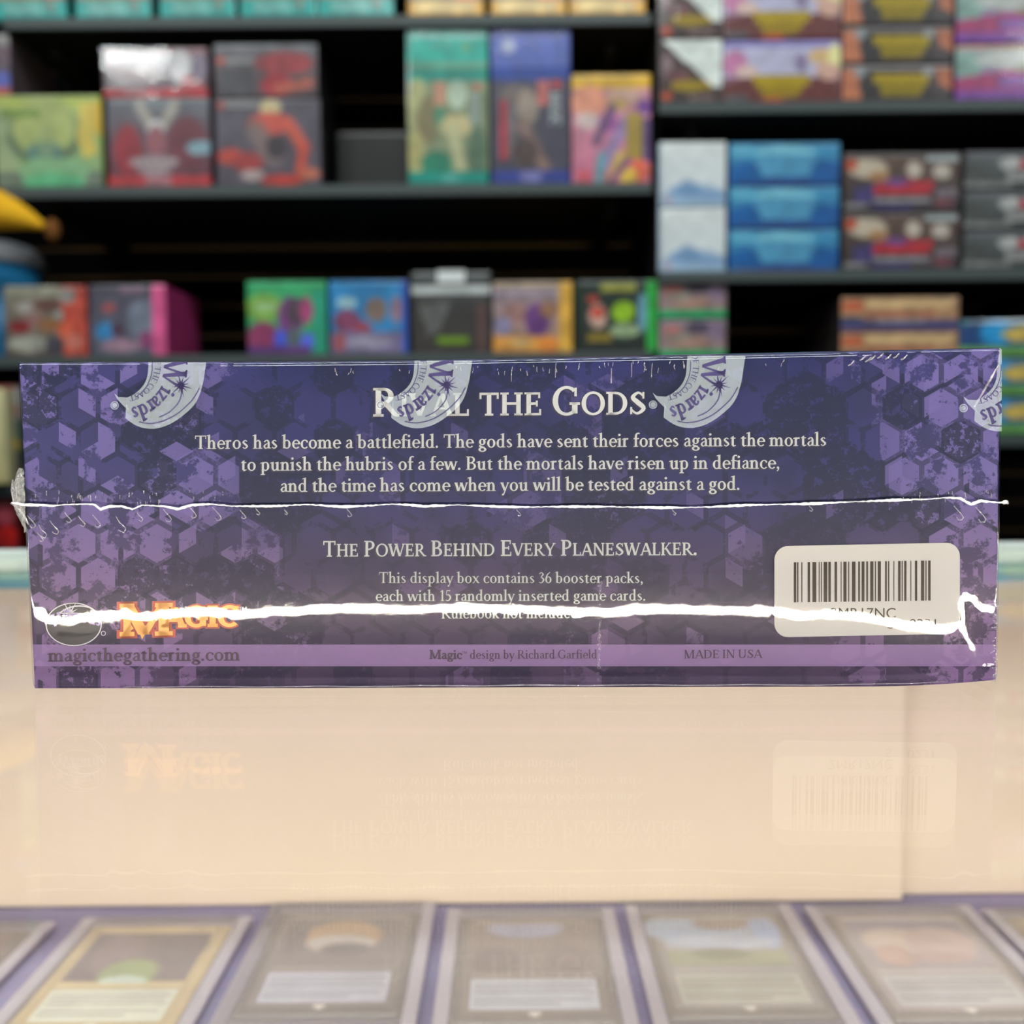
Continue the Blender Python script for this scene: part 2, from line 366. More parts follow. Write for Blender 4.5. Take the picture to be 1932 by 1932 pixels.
def glyph(ch, wt=0):
    g = G(wt); x = .64; adv = .6
    if ch == 'A': g.D(.09, 0, .46, 1, T_); g.D(.83, 0, .47, 1); g.H(.24, .7, .33); g.sf(.09, 0); g.sf(.83, 0, .13, .13); adv = .92
    elif ch == 'B': g.V(.2); g.H(.2, .42, 1 - T_ / 2); g.H(.2, .42, .52); g.H(.2, .42, T_ / 2); g.A(.38, .755, .29, .245, -90, 90); g.A(.4, .27, .34, .27, -90, 90); adv = .8
    elif ch in 'CG':
        g.A(.5, .5, .46, .52, 48, 312); g.rect(.79, .68, .83, .95); adv = .92
        if ch == 'G': g.V(.78, .06, .42, S_, 0, 1); adv = .98
    elif ch == 'D': g.V(.2); g.H(.2, .42, 1 - T_ / 2); g.H(.2, .42, T_ / 2); g.A(.4, .5, .5, .5, -90, 90); adv = .97
    elif ch in 'EF':
        g.V(.2); g.H(.2, .66, 1 - T_ / 2); g.H(.2, .56, .51); g.rect(.63, .78, .67, 1); g.rect(.53, .4, .57, .62); adv = .72
        if ch == 'E': g.H(.2, .7, T_ / 2); g.rect(.67, 0, .71, .24); adv = .78
    elif ch == 'H': g.V(.2); g.V(.8); g.H(.2, .8, .52); adv = 1.02
    elif ch == 'I': g.V(.2); adv = .41
    elif ch == 'K': g.V(.2); g.D(.3, .45, .74, 1, T_); g.D(.82, 0, .42, .58); g.sf(.76, 1, .12, .1); g.sf(.84, 0, .1, .1); adv = .92
    elif ch == 'L': g.V(.2); g.H(.2, .66, T_ / 2); g.rect(.63, 0, .67, .26); adv = .7
    elif ch == 'M': g.V(.17, 0, 1, T_ * 1.2); g.V(1.03); g.D(.56, 0, .2, 1); g.D(.58, 0, .98, 1, T_); adv = 1.24
    elif ch == 'N': g.V(.18, 0, 1, T_ * 1.2); g.V(.84, 0, 1, T_ * 1.2, 0); g.D(.84, 0, .2, 1); adv = 1.0
    elif ch == 'O': g.A(.52, .5, .48, .52); adv = 1.04
    elif ch in 'PR':
        g.V(.2); g.H(.2, .42, 1 - T_ / 2); g.H(.2, .42, .46); g.A(.39, .73, .31, .27, -90, 90); adv = .76
        if ch == 'R': g.D(.82, 0, .42, .47); g.sf(.84, 0, .06, .12); adv = .9
    elif ch == 'S': g.Q([(.62, .82, .05), (.4, .97, .06), (.17, .76, .13), (.38, .53, .17), (.63, .26, .14), (.36, .03, .06), (.1, .2, .05)]); g.rect(.6, .72, .64, .98); g.rect(.08, .02, .12, .3); adv = .74
    elif ch == 'T': g.V(.44, 0, 1, S_, 1, 0); g.H(.07, .81, 1 - T_ / 2); g.rect(.05, .76, .09, 1); g.rect(.79, .76, .83, 1); adv = .88
    elif ch == 'U': g.V(.2, .3, 1, S_, 0); g.V(.8, .3, 1, T_ * 1.2, 0); g.A(.48, .32, .355, .34, 180, 360); adv = 1.0
    elif ch == 'V': g.D(.45, 0, .1, 1); g.D(.47, 0, .82, 1, T_); g.sf(.1, 1, .12, .14); g.sf(.82, 1); adv = .9
    elif ch == 'W': g.D(.38, 0, .1, 1); g.D(.4, 0, .66, 1, T_); g.D(.92, 0, .62, 1); g.D(.94, 0, 1.24, 1, T_); g.sf(.1, 1, .12, .14); g.sf(.62, 1, .13, .13); g.sf(1.24, 1); adv = 1.32
    elif ch == 'X': g.D(.78, 0, .14, 1); g.D(.12, 0, .76, 1, T_); g.sf(.14, 1); g.sf(.76, 1); g.sf(.12, 0); g.sf(.78, 0); adv = .9
    elif ch == 'Y': g.D(.44, .42, .1, 1); g.D(.46, .42, .78, 1, T_); g.V(.45, 0, .46, S_, 1, 0); g.sf(.1, 1, .12, .14); g.sf(.78, 1); adv = .88
    elif ch == 'Z': g.H(.1, .7, 1 - T_ / 2); g.H(.06, .72, T_ / 2); g.D(.14, .02, .64, .98); adv = .78
    elif ch == 'a': g.Q([(.12, .5, .1), (.26, .62, .055), (.39, .58, .1), (.43, .42, S_ * .95)]); g.V(.43, .02, .45, S_ * .92, 'r', 0); g.Q([(.42, .38, .05), (.22, .32, .06), (.12, .16, .12), (.22, .02, .06), (.41, .12, .05)]); adv = .58
    elif ch == 'b': g.V(.16, .02, 1.04, S_, 0, 'f'); g.A(.34, .32, .27, .335, -165, 165); adv = .68
    elif ch == 'c': g.A(.34, .32, .29, .335, 42, 318); g.dot(.51, .5, .055); adv = .58
    elif ch == 'd': g.A(.32, .32, .27, .335, 15, 345); g.V(.51, 0, 1.04, S_, 'r', 'f'); adv = .7
    elif ch == 'e': g.A(.34, .32, .29, .335, 0, 318); g.H(.1, .6, .35); adv = .62
    elif ch == 'f': g.V(.2, 0, .8, S_, 1, 0); g.Q([(.2, .74, S_), (.23, .93, .11), (.36, 1.02, .07), (.46, .97, .09)]); g.H(.04, .42, .61); adv = .42
    elif ch == 'g': g.A(.31, .42, .23, .235); g.Q([(.18, .2, .05), (.13, .1, .09), (.3, .04, .1), (.47, -.02, .1)]); g.A(.32, -.15, .28, .17); g.Q([(.46, .58, .05), (.6, .63, .08)]); adv = .62
    elif ch == 'h': g.V(.17, 0, 1.04, S_, 1, 'f'); g.Q([(.2, .44, .04), (.34, .61, .07), (.48, .55, .12), (.52, .38, S_)]); g.V(.52, 0, .42, S_, 1, 0); adv = .71
    elif ch == 'i': g.V(.18, 0, .63, S_, 1, 'f'); g.dot(.17, .9, .085); adv = .36
    elif ch == 'k': g.V(.17, 0, 1.04, S_, 1, 'f'); g.D(.24, .28, .52, .62, T_); g.D(.56, 0, .3, .38); g.sf(.52, .63, .1, .1); g.sf(.58, 0, .08, .1); adv = .67
    elif ch == 'l': g.V(.18, 0, 1.04, S_, 1, 'f'); adv = .36
    elif ch == 'm': g.V(.17, 0, .63, S_, 1, 'f'); adv = 1.07; [(g.Q([(.2 + o, .44, .04), (.34 + o, .61, .07), (.48 + o, .55, .12), (.52 + o, .38, S_)]), g.V(.52 + o, 0, .42, S_, 1, 0)) for o in (0, .36)]
    elif ch == 'n': g.V(.17, 0, .63, S_, 1, 'f'); g.Q([(.2, .44, .04), (.34, .61, .07), (.48, .55, .12), (.52, .38, S_)]); g.V(.52, 0, .42, S_, 1, 0); adv = .71
    elif ch == 'o': g.A(.34, .32, .29, .335); adv = .68
    elif ch == 'p': g.V(.17, -.32, .62, S_, 1, 'f'); g.A(.36, .32, .27, .335, -165, 165); adv = .7
    elif ch == 'r': g.V(.17, 0, .63, S_, 1, 'f'); g.Q([(.2, .42, .04), (.3, .59, .08), (.44, .58, .13)]); adv = .5
    elif ch == 's': g.Q([(.4, .54, .06), (.27, .62, .055), (.13, .49, .11), (.26, .34, .13), (.41, .17, .11), (.25, .02, .055), (.1, .11, .06)]); adv = .52
    elif ch == 't': g.V(.2, .08, .72, S_, 0, 0); g.Q([(.2, .12, S_), (.26, .02, .09), (.42, .07, .05)]); g.H(.05, .4, .61); g.p.append([(.05, .6), (.27, .6), (.27, .8)]); adv = .45
    elif ch == 'u': g.V(.17, .2, .63, S_, 0, 'f'); g.Q([(.17, .24, S_), (.22, .06, .11), (.36, .03, .07), (.5, .2, .04)]); g.V(.52, 0, .63, S_, 'r', 'f'); adv = .72
    elif ch == 'v': g.D(.32, 0, .1, .63); g.D(.34, 0, .55, .63, T_); g.sf(.1, .63, .1, .12); g.sf(.55, .63, .09, .08); adv = .63
    elif ch == 'w': g.D(.28, 0, .1, .63); g.D(.3, 0, .48, .63, T_); g.D(.68, 0, .48, .63); g.D(.7, 0, .88, .63, T_); g.sf(.1, .63, .1, .12); g.sf(.48, .63, .1, .1); g.sf(.88, .63, .08, .08); adv = .95
    elif ch == 'x': g.D(.55, 0, .12, .63); g.D(.1, 0, .52, .63, T_); g.sf(.12, .63); g.sf(.52, .63, .08, .08); g.sf(.1, 0, .08, .08); g.sf(.55, 0); adv = .65
    elif ch == 'y': g.D(.33, .02, .1, .63); g.D(.22, -.3, .56, .63, T_); g.sf(.1, .63, .1, .12); g.sf(.56, .63, .09, .08); g.dot(.18, -.28, .07); adv = .63
    elif ch == 'z': g.H(.08, .48, .6); g.H(.06, .5, .03); g.D(.12, .02, .42, .62, .12); adv = .55
    elif ch == '1': g.V(.3, 0, .98, .13, 1, 0); g.Q([(.12, .82, .05), (.3, .95, .07)]); adv = .52
    elif ch == '3': g.Q([(.1, .84, .08), (.27, .97, .06), (.42, .78, .12), (.22, .56, .05)]); g.Q([(.22, .56, .05), (.47, .32, .14), (.3, .03, .08), (.07, .08, .06)]); adv = .56
    elif ch == '5': g.Q([(.16, .94, .06), (.14, .56, .06), (.34, .56, .1), (.48, .3, .14), (.3, .03, .08), (.07, .08, .06)]); g.H(.15, .46, .94, .08); adv = .56
    elif ch == '6': g.A(.33, .3, .27, .31); g.Q([(.1, .35, .11), (.22, .74, .1), (.48, 1.0, .05)]); adv = .64
    elif ch == '.': g.dot(.14, .07, .085); adv = .3
    elif ch == ',': g.dot(.14, .07, .085); g.Q([(.19, .06, .1), (.16, -.1, .06), (.06, -.18, .03)]); adv = .3
    elif ch == ' ': adv = .3
    return g.p, adv
def set_text(txt, wt=0, small=None, track=.0):
    """polygons of one line of text in cap-height units, with its width; small = scale of small capitals"""
    out = []; x = 0
    for ch in txt:
        k = 1.0
        if small and ch.islower(): ch = ch.upper(); k = small
        ps, adv = glyph(ch, wt)
        for p in ps: out.append([(x + a * k, b * k) for a, b in p])
        x += (adv + track) * k
    return out, x
# ------------------------------------------------------------------ the room shell
def struct(name, a, b, m):
    mb = MB(); mb.box(a, b); o = obj(name, mb.mesh(name), m); o['kind'] = 'structure'; return o
YF = 1.90                     # front edge line of the wall shelves
YB = 2.32                     # face of the back wall
struct('floor', (-3.2, -2.6, -.1), (3.2, YB + .1, 0), mat('shop_floor', (92, 88, 84), .5))
struct('ceiling', (-3.2, -2.6, 2.8), (3.2, YB + .1, 2.9), mat('ceiling_paint', (70, 70, 72), .9))
struct('wall_back', (-3.2, YB, 0), (3.2, YB + .1, 2.8), mat('black_wall', (5, 5, 5), .95))
struct('wall_left', (-3.3, -2.6, 0), (-3.2, YB + .1, 2.8), mat('side_wall', (70, 66, 62), .9))
struct('wall_right', (3.2, -2.6, 0), (3.3, YB + .1, 2.8), mat('side_wall'))
struct('wall_front', (-3.2, -2.7, 0), (3.2, -2.6, 2.8), mat('side_wall'))

# slatted display panel on the back wall: black boards with brown grooves between them
t = empty('slatwall_panel', (0, YB, .55))
mb = MB(); g_ = MB(); z = .55; pitch = .064
while z < 2.2:
    mb.box((-2.2, YB - .018, z), (2.2, YB - .003, z + pitch - .012))
    g_.box((-2.2, YB - .006, z + pitch - .012), (2.2, YB - .003, z + pitch))
    z += pitch
obj('slats', mb.mesh('slats'), mat('black_slats', (7, 7, 8), .95, 0, .1), t)
obj('grooves', g_.mesh('grooves'), mat('brown_groove', (120, 96, 70), .9, 0, .1), t)
tag(t, 'black slatted wall panel with thin brown grooves behind the shelves', 'wall panel')

# ------------------------------------------------------------------ glass counter
YBK = at_z(966, 1044, CT).y   # back edge of the glass
cx0, cx1, YFR = -.95, .95, -.055
t = empty('display_counter', (0, .25, 0))
def part(name, mb, m, parent, smooth=False, bv=0):
    o = obj(name, mb.mesh(name, (), smooth), m, parent)
    if bv: bevel(o, bv)
    return o
mb = MB(); mb.box((cx0, YFR, CT - .0016), (cx1, YBK, CT))
part('glass_top', mb, GLASS, t)
mb = MB(); mb.box((cx0, YBK + .0005, CT - .012), (cx1, YBK + .012, CT + .0028))
part('back_rail', mb, mat('brushed_rail', (205, 212, 210), .35, 0, .5), t, bv=.0008)
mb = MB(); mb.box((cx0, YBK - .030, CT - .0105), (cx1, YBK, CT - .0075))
part('edge_reflection_strip', mb, mat('green_edge_reflection', (120, 172, 160), .25, 0, .6), t)  # opaque green strip painting in the internal reflection of the glass edge
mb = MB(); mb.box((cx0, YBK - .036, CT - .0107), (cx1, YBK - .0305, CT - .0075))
part('bluish_reflection_strip', mb, mat('teal_reflection', (80, 140, 160), .4), t)  # teal colour stands for a bluish reflection beside the glass edge
TZ = CT - .1655               # the display tray
mb = MB(); mb.box((cx0, YFR + .02, TZ - .02), (cx1, YBK + .01, TZ))
part('display_tray', mb, mat('violet_felt', (142, 132, 158), .95, 0, .2, .1, 300), t)
CREAM = mat('cream_panel', (212, 197, 180), .5, 0, .4, .03, 8)
YD = at_z(966, 1708, TZ).y
XD = at(1706, 1500, YD).x
mb = MB(); mb.box((cx0 + .01, YD, TZ + .0008), (XD, YD + .006, CT - .0125))
d1 = part('rear_door', mb, CREAM, t, bv=.0008)
mb = MB(); mb.box((XD - .08, YD + .0065, TZ + .0008), (cx1 - .01, YD + .0105, CT - .0125))
d2 = part('rear_door', mb, CREAM, t, bv=.0008)
# round white knobs added in place of bright light reflections on the right-hand door
for py in (1566, 1676):
    c = at(1938, py, YD + .0065)
    mb = MB(); mb.lathe([(.0072, 0), (.0078, .002), (.0066, .0045), (.003, .0062)], 20)
    k = obj('bright_spot_knob', mb.mesh('bright_spot_knob', (), True), mat('bright_spot_white', (250, 246, 238), .2, 0, .6, 0), t, loc=None)
    k.matrix_world = Matrix.Translation((c.x, YD + .0064, c.z)) @ Matrix.Rotation(R(90), 4, 'X')
# light strip under the front edge, the front pane, ends and plinth
mb = MB(); mb.box((cx0 + .01, YFR + .006, CT - .034), (cx1 - .01, YFR + .0115, CT - .0072))
part('light_channel', mb, mat('aluminium_channel', (170, 170, 168), .4, .8), t)
mb = MB(); mb.box((cx0 + .03, YFR + .012, CT - .0234), (cx1 - .03, YFR + .0145, CT - .0221))
LED = pb('warm_light_strip', (255, 236, 205), .5, var=0, emit=((1.0, .87, .73), 550))
part('light_strip', mb, LED, t)
mb = MB(); mb.box((cx0, YFR, .35), (cx1, YFR + .005, CT - .007))
part('front_pane', mb, GLASS, t)
for sx in (cx0, cx1 - .008):
    mb = MB(); mb.box((sx, YFR + .006, .35), (sx + .008, YBK, CT - .007)); part('end_panel', mb, CREAM, t)
mb = MB(); mb.box((cx0, YFR, 0.0), (cx1, YBK + .012, .345))
part('plinth', mb, mat('counter_plinth', (60, 58, 56), .6), t)
mb = MB(); mb.box((cx0, YBK - .004, .345), (cx1, YBK + .012, CT - .0125)); part('back_board', mb, mat('counter_plinth'), t)
tag(t, 'long glass-topped shop counter with cream sliding doors and a lit card tray', 'display counter')

# ------------------------------------------------------------------ the sealed purple box on the glass
YAW = math.tan(R(1.35)); D0 = .2100
NRM = Vector((-YAW, -1, 0)).normalized()
def P(px, py, off=0.0):
    d = _f + _r * ((px - 966) / FOC) - _u * ((py - 966) / FOC)
    return CAM + d * ((D0 - off * math.sqrt(1 + YAW * YAW)) / (d.y + YAW * d.x))
def interp(x, tab):
    if x <= tab[0][0]: return tab[0][1]
    for (a, b), (c, d) in zip(tab, tab[1:]):
        if x <= c: return b + (d - b) * (x - a) / (c - a)
    return tab[-1][1]
TOPL = [(33, 683), (400, 682), (760, 679), (1000, 675), (1400, 667), (1700, 660), (1891, 656)]
BOTL = [(60, 1303), (560, 1302.5), (1000, 1300), (1600, 1299), (1720, 1296), (1800, 1292), (1884, 1285)]
def xl(py): return 33 + (py - 685) * 29 / 618
def xr(py): return 1891 - (py - 657) * 8.5 / 630
def shell(name, cols, rows, grow, disp, rpx=9, rdep=.0011, depth=.124, mats=(), off=0.0, rend=9):
    """rounded box hull whose front is the plane P; rows = inner front rows (0 top .. 1 foot)"""
    loop = [('t', 0, depth), ('t', 0, rdep), ('t', .12, rdep * .45), ('t', .45, rdep * .12), ('t', 1, 0)]
    loop += [('m', v, 0) for v in rows] + [('b', 1, 0), ('b', .45, rdep * .12), ('b', .12, rdep * .45), ('b', 0, rdep), ('b', 0, depth)]
    V = []; UV = []; CAP = []
    for u in cols:
        ed = min(u, 1 - u) * 1840
        dd = 0 if ed >= rend else .0011 * (1 - math.sqrt(max(0, 1 - (1 - ed / rend) ** 2)))
        for kind, a, dep in loop:
            x = 33 + u * 1853
            yt, yb = interp(x, TOPL) - grow * 1.0, interp(x, BOTL) + min(grow, 1.5)
            py = yt + a * rpx if kind == 't' else yb - a * rpx if kind == 'b' else yt + rpx + (yb - yt - 2 * rpx) * a
            px = xl(py) - grow + (xr(py) - xl(py) + 2 * grow) * u
            o = disp(px, py) if kind == 'm' else disp(px, py) * .6 if dep < rdep else 0
            q = P(px, py, off + o) - NRM * max(dep, dd)
            q.z = max(q.z, CT + .0003)
            CAP.append(((px + (dep if u > .5 else -dep) * 9200) / 100, py / 100))
            V.append(q); UV.append((px / 100, (py + (dep * 9200 if kind == 'b' else -dep * 9200 if kind == 't' else 0)) / 100))
    n = len(loop); F = []
    for i in range(len(cols) - 1):
        for j in range(n - 1):
            F.append((i * n + j, i * n + j + 1, (i + 1) * n + j + 1, (i + 1) * n + j))
        F.append((i * n + n - 1, i * n, (i + 1) * n, (i + 1) * n + n - 1))
    F.append(tuple(range(n))[::-1]); F.append(tuple((len(cols) - 1) * n + j for j in range(n)))
    me = bpy.data.meshes.new(name); me.from_pydata([tuple(v) for v in V], [], F)
    for m in mats: me.materials.append(m)
    uvl = me.uv_layers.new(name='print')
    for li, lp in enumerate(me.loops): uvl.data[li].uv = UV[lp.vertex_index]
    for p in list(me.polygons)[-2:]:
        for li in p.loop_indices: uvl.data[li].uv = CAP[me.loops[li].vertex_index]
    me.polygons.foreach_set('use_smooth', [len(p.vertices) == 4 for p in me.polygons])
    me.update()
    return me
ends = [0, .0012, .003, .005]
cols = ends + [.005 + .99 * i / 40 for i in range(1, 40)] + [1 - e for e in ends[::-1]]
HB = empty('sealed_card_box', (0, .272, CT))
tag(HB, 'large purple card box in shrink wrap standing on the glass counter', 'box')
carton = obj('carton', shell('carton', cols, [i / 12 for i in range(1, 12)], 0, lambda x, y: 0, mats=(hero_print(),)), None, HB)

def decal(name, polys, off, m, parent, clip=None):
    """flat printed shapes (pixel polygons) laid on the box front"""
    mb = MB()
    for p in polys:
        if clip:
            p = clip(p)
            if len(p) < 3: continue
        mb.poly([P(x, y, off) for x, y in p])
    return obj(name, mb.mesh(name), m, parent)
def line_polys(txt, x0, x1, yb0, yb1, h, wt=0, small=None, track=0, dx=0, dy=0):
    ps, w = set_text(txt, wt, small, track)
    s = (x1 - x0) / w
    return [[(x0 + a * s + dx, yb0 + (yb1 - yb0) * (a / w) - b * h + dy) for a, b in p] for p in ps]
INK = mat('cream_ink', (170, 175, 178), .5, 0, .15, 0)
SHD = mat('shadow_ink', (34, 30, 58), .4, 0, .5, 0)
DINK = mat('plum_ink', (58, 34, 66), .4, 0, .5, 0)
def lettering(name, lines, m=INK, shadow=True):
    a = []; b = []
    for ln in lines:
        a += line_polys(*ln[:6], **ln[6]); b += line_polys(*ln[:6], **dict(ln[6], dx=-2.2, dy=2.0, wt=ln[6].get('wt', 0) + .03))
    o = decal(name, a, .00016, m, HB)
    if shadow: decal('lettering_shadow', b, .00009, SHD, o)
    return o
lettering('title_lettering', [('Rival the Gods', 703, 1220, 785, 781, 52, dict(wt=.045, small=.80, track=.02))])
lettering('story_lettering', [
    ('Theros has become a battlefield. The gods have sent their forces against the mortals', 367, 1560, 847, 841, 25, dict(wt=.012)),
    ('to punish the hubris of a few. But the mortals have risen up in defiance,', 454, 1472, 888, 884, 25, dict(wt=.012)),
    ('and the time has come when you will be tested against a god.', 528, 1397, 928, 924, 25, dict(wt=.012))])
lettering('tagline_lettering', [('The Power Behind Every Planeswalker.', 609, 1317, 1050, 1047, 29, dict(wt=.03, small=.80, track=.03))])
lettering('contents_lettering', [
    ('This display box contains 36 booster packs,', 714, 1214, 1100, 1100, 20.5, dict(wt=.0)),
    ('each with 15 randomly inserted game cards.', 708, 1219, 1134, 1133, 20.5, dict(wt=.0)),
    ('Rulebook not included.', 832, 1097, 1167, 1166, 20.5, dict(wt=.0))])
lettering('web_address_lettering', [('magicthegathering.com', 90, 453, 1248, 1246, 24, dict(wt=.035))], DINK, False)
lettering('credit_lettering', [('Magic', 810, 872, 1243, 1243, 16.5, dict(wt=.07)), ('design by Richard Garfield', 886, 1127, 1243, 1242.5, 16.5, dict(wt=.0)),
                               ('TM', 872, 881, 1233, 1233, 4, dict(wt=.03))], DINK, False)
lettering('origin_lettering', [('MADE IN USA', 1290, 1438, 1242.5, 1241.5, 16, dict(wt=.015))], DINK, False)

def ring(cx, cy, rx, ry, w, n=40, a0=0, a1=360):
    out = []; pr = None
    for i in range(n + 1):
        a = R(a0 + (a1 - a0) * i / n)
        o = (cx + rx * math.cos(a), cy + ry * math.sin(a)); k = (cx + (rx - w) * math.cos(a), cy + (ry - w) * math.sin(a))
        if pr: out.append([pr[0], o, k, pr[1]])
        pr = (o, k)
    return out
def disc(cx, cy, rx, ry=None, n=24): return [[(cx + rx * math.cos(2 * math.pi * i / n), cy + (ry or rx) * math.sin(2 * math.pi * i / n)) for i in range(n)]]
def star(cx, cy, r, spokes, w, rot=0):
    out = []
    for i in range(spokes):
        a = rot + 2 * math.pi * i / spokes; rr = r * (1 if i % 2 == 0 else .7)
        out.append([(cx + rr * math.cos(a), cy + rr * math.sin(a)), (cx + w * math.cos(a + 1.57), cy + w * math.sin(a + 1.57)), (cx + w * math.cos(a - 1.57), cy + w * math.sin(a - 1.57))])
    return out
def arc_text(txt, cx, cy, r, h, a_end, wt=0, sx=1.0):
    """text running clockwise round a centre, its tops outwards, ending at angle a_end (degrees, y down)"""
    ps, w = set_text(txt, wt); s = h * sx; tot = w * s / (r + h * .4)
    a0 = R(a_end) - tot; out = []
    for p in ps:
        q = []
        for x, y in p:
            a = a0 + x * s / (r + h * .4); rr = r + y * h
            q.append((cx + rr * math.cos(a), cy + rr * math.sin(a)))
        out.append(q)
    return out
# publisher's oval emblem with a shooting star, printed bottom left
em = obj('printed_emblem', MB().mesh('printed_emblem'), None, HB)
mb = MB()
for p in disc(139, 1178, 54, 42, 36): mb.poly([P(x, y, .00008) for x, y in p])
for p in [[(100, 1196), (176, 1196), (124, 1206)], [(104, 1192), (140, 1192), (121, 1206)]]: mb.poly([P(x, y, .00008) for x, y in p])
em.data = mb.mesh('printed_emblem', (mat('black_ink', (40, 36, 46), .4, 0, .5, 0),))
decal('emblem_ring', ring(139, 1178, 53, 41, 1.8) + ring(150, 1186, 52, 44, 2.5, 24, 200, 300) + star(132, 1157, 24, 12, 2.0) + disc(132, 1157, 4)
      + ring(195, 1195, 4.5, 4.5, 1), .00014, mat('pale_ink', (188, 186, 200), .4, 0, .5, 0), em)
wz = [[(x, y - 10 * math.cos((x - 139) / 30)) for x, y in p] for p in line_polys('Wizards', 97, 190, 1186, 1180, 24, wt=.06)]
decal('emblem_lettering', wz, .00018, mat('violet_ink', (150, 135, 190), .4, 0, .5, 0), em)
# orange wordmark
def wordmark(wt):
    out = line_polys('M', 226, 326, 1198, 1196, 56, wt=wt)
    out += line_polys('AGIC', 308, 452, 1182, 1180, 36, wt=wt * 1.25, track=.02)
    out += [[(227, 1202), (246, 1176), (252, 1186)], [(268, 1206), (258, 1180), (284, 1180)]]
    return out
wm = decal('orange_wordmark', wordmark(.10), .00016, mat('orange_ink', (232, 168, 84), .4, 0, .5, 0), HB)
decal('wordmark_outline', wordmark(.24), .00010, mat('rust_ink', (164, 66, 52), .4, 0, .5, 0), wm)
decal('trademark_lettering', line_polys('TM', 450, 466, 1152, 1152, 7, wt=.04), .00016, INK, wm)

# barcode sticker
def sans(txt):
    c = bpy.data.curves.new('t', 'FONT'); c.body = txt; c.size = 1
    o = bpy.data.objects.new('t', c); COL.objects.link(o)
    me = o.to_mesh()
    ps = [[(me.vertices[i].co.x, me.vertices[i].co.y) for i in p.vertices] for p in me.polygons]
    o.to_mesh_clear(); bpy.data.objects.remove(o); bpy.data.curves.remove(c)
    xs = [x for p in ps for x, _ in p]; ys = [y for p in ps for _, y in p]
    return [[((x - min(xs)) / (max(xs) - min(xs)), (y - min(ys)) / (max(ys) - min(ys))) for x, y in p] for p in ps]
def sans_line(txt, x0, x1, y0, y1): return [[(x0 + a * (x1 - x0), y1 - b * (y1 - y0)) for a, b in p] for p in sans(txt)]
def rrect(x0, y0, x1, y1, r, skew=0, n=8):
    out = []
    for cx, cy, a in ((x1 - r, y1 - r, 0), (x0 + r, y1 - r, 90), (x0 + r, y0 + r, 180), (x1 - r, y0 + r, 270)):
        for i in range(n + 1):
            an = R(a + 90 * i / n); x = cx + r * math.cos(an)
            out.append((x, cy + r * math.sin(an) + skew * (x - x0) / (x1 - x0)))
    return out
mb = MB(); rp = rrect(1461, 1030.5, 1811, 1202.5, 26, -7)
mb.poly([P(x, y, .00034) for x, y in rp])
for i in range(len(rp)):
    a, b = rp[i], rp[(i + 1) % len(rp)]
    mb.poly([P(*a, .00034), P(*a, .00002), P(*b, .00002), P(*b, .00034)])
stk = obj('barcode_sticker', mb.mesh('barcode_sticker'), mat('white_label', (178, 178, 176), .5, 0, .2, .02), HB)
stk['label'] = 'white rounded barcode sticker'
bars = [(645, 14), (663, 8), (687, 6), (722, 14), (749, 22), (784, 5), (797, 5), (812, 20), (838, 14), (873, 14), (907, 5), (922, 18), (949, 6), (970, 20), (1005, 10), (1024, 16), (1050, 10),
        (1072, 18), (1098, 6), (1114, 18), (1155, 10), (1172, 7), (1202, 5), (1228, 14), (1248, 6), (1262, 13), (1297, 5), (1322, 13), (1356, 18), (1381, 6), (1396, 14)]
bp = []
for bx, bw in bars:
    x = 1280 + bx / 2.963; w = bw / 2.963; k = -3.5 * (x - 1498) / 258
    bp.append([(x, 1061 + k), (x + w, 1061 + k), (x + w, 1136.5 + k), (x, 1136.5 + k)])
BINK = mat('barcode_ink', (62, 54, 48), .6, 0, .3, 0)
decal('barcode', bp, .00040, BINK, stk)
decal('code_lettering', sans_line('2MR17NC', 1567, 1690, 1147, 1166) + sans_line('S', 1675, 1686, 1170, 1186) + sans_line('0231', 1716, 1766, 1168, 1184), .00040, BINK, stk)

# ---- the shrink wrap: one clear skin with creases, a seam, printed emblems and crimps
LEDL = [(40, 1162), (70, 1158), (100, 1170), (135, 1176), (170, 1166), (200, 1168), (240, 1158), (262, 1166), (330, 1160), (400, 1156), (450, 1161), (520, 1153), (560, 1155), (640, 1149), (760, 1152), (860, 1148), (1000, 1152), (1080, 1157),
        (1140, 1158), (1230, 1149), (1300, 1152), (1460, 1155), (1500, 1162), (1560, 1160), (1640, 1168), (1680, 1176), (1710, 1184), (1750, 1186), (1780, 1191), (1808, 1181), (1822, 1204), (1832, 1225), (1842, 1240), (1850, 1262), (1866, 1272), (1884, 1278)]
rnd = random.Random(5)
waves = [(rnd.uniform(.012, .05), rnd.uniform(.02, .10), rnd.uniform(0, 6.3), rnd.uniform(.0000015, .000006)) for _ in range(10)]
fine = [(rnd.uniform(.06, .2), rnd.uniform(.02, .12), rnd.uniform(0, 6.3), rnd.uniform(.0000003, .0000012)) for _ in range(10)]
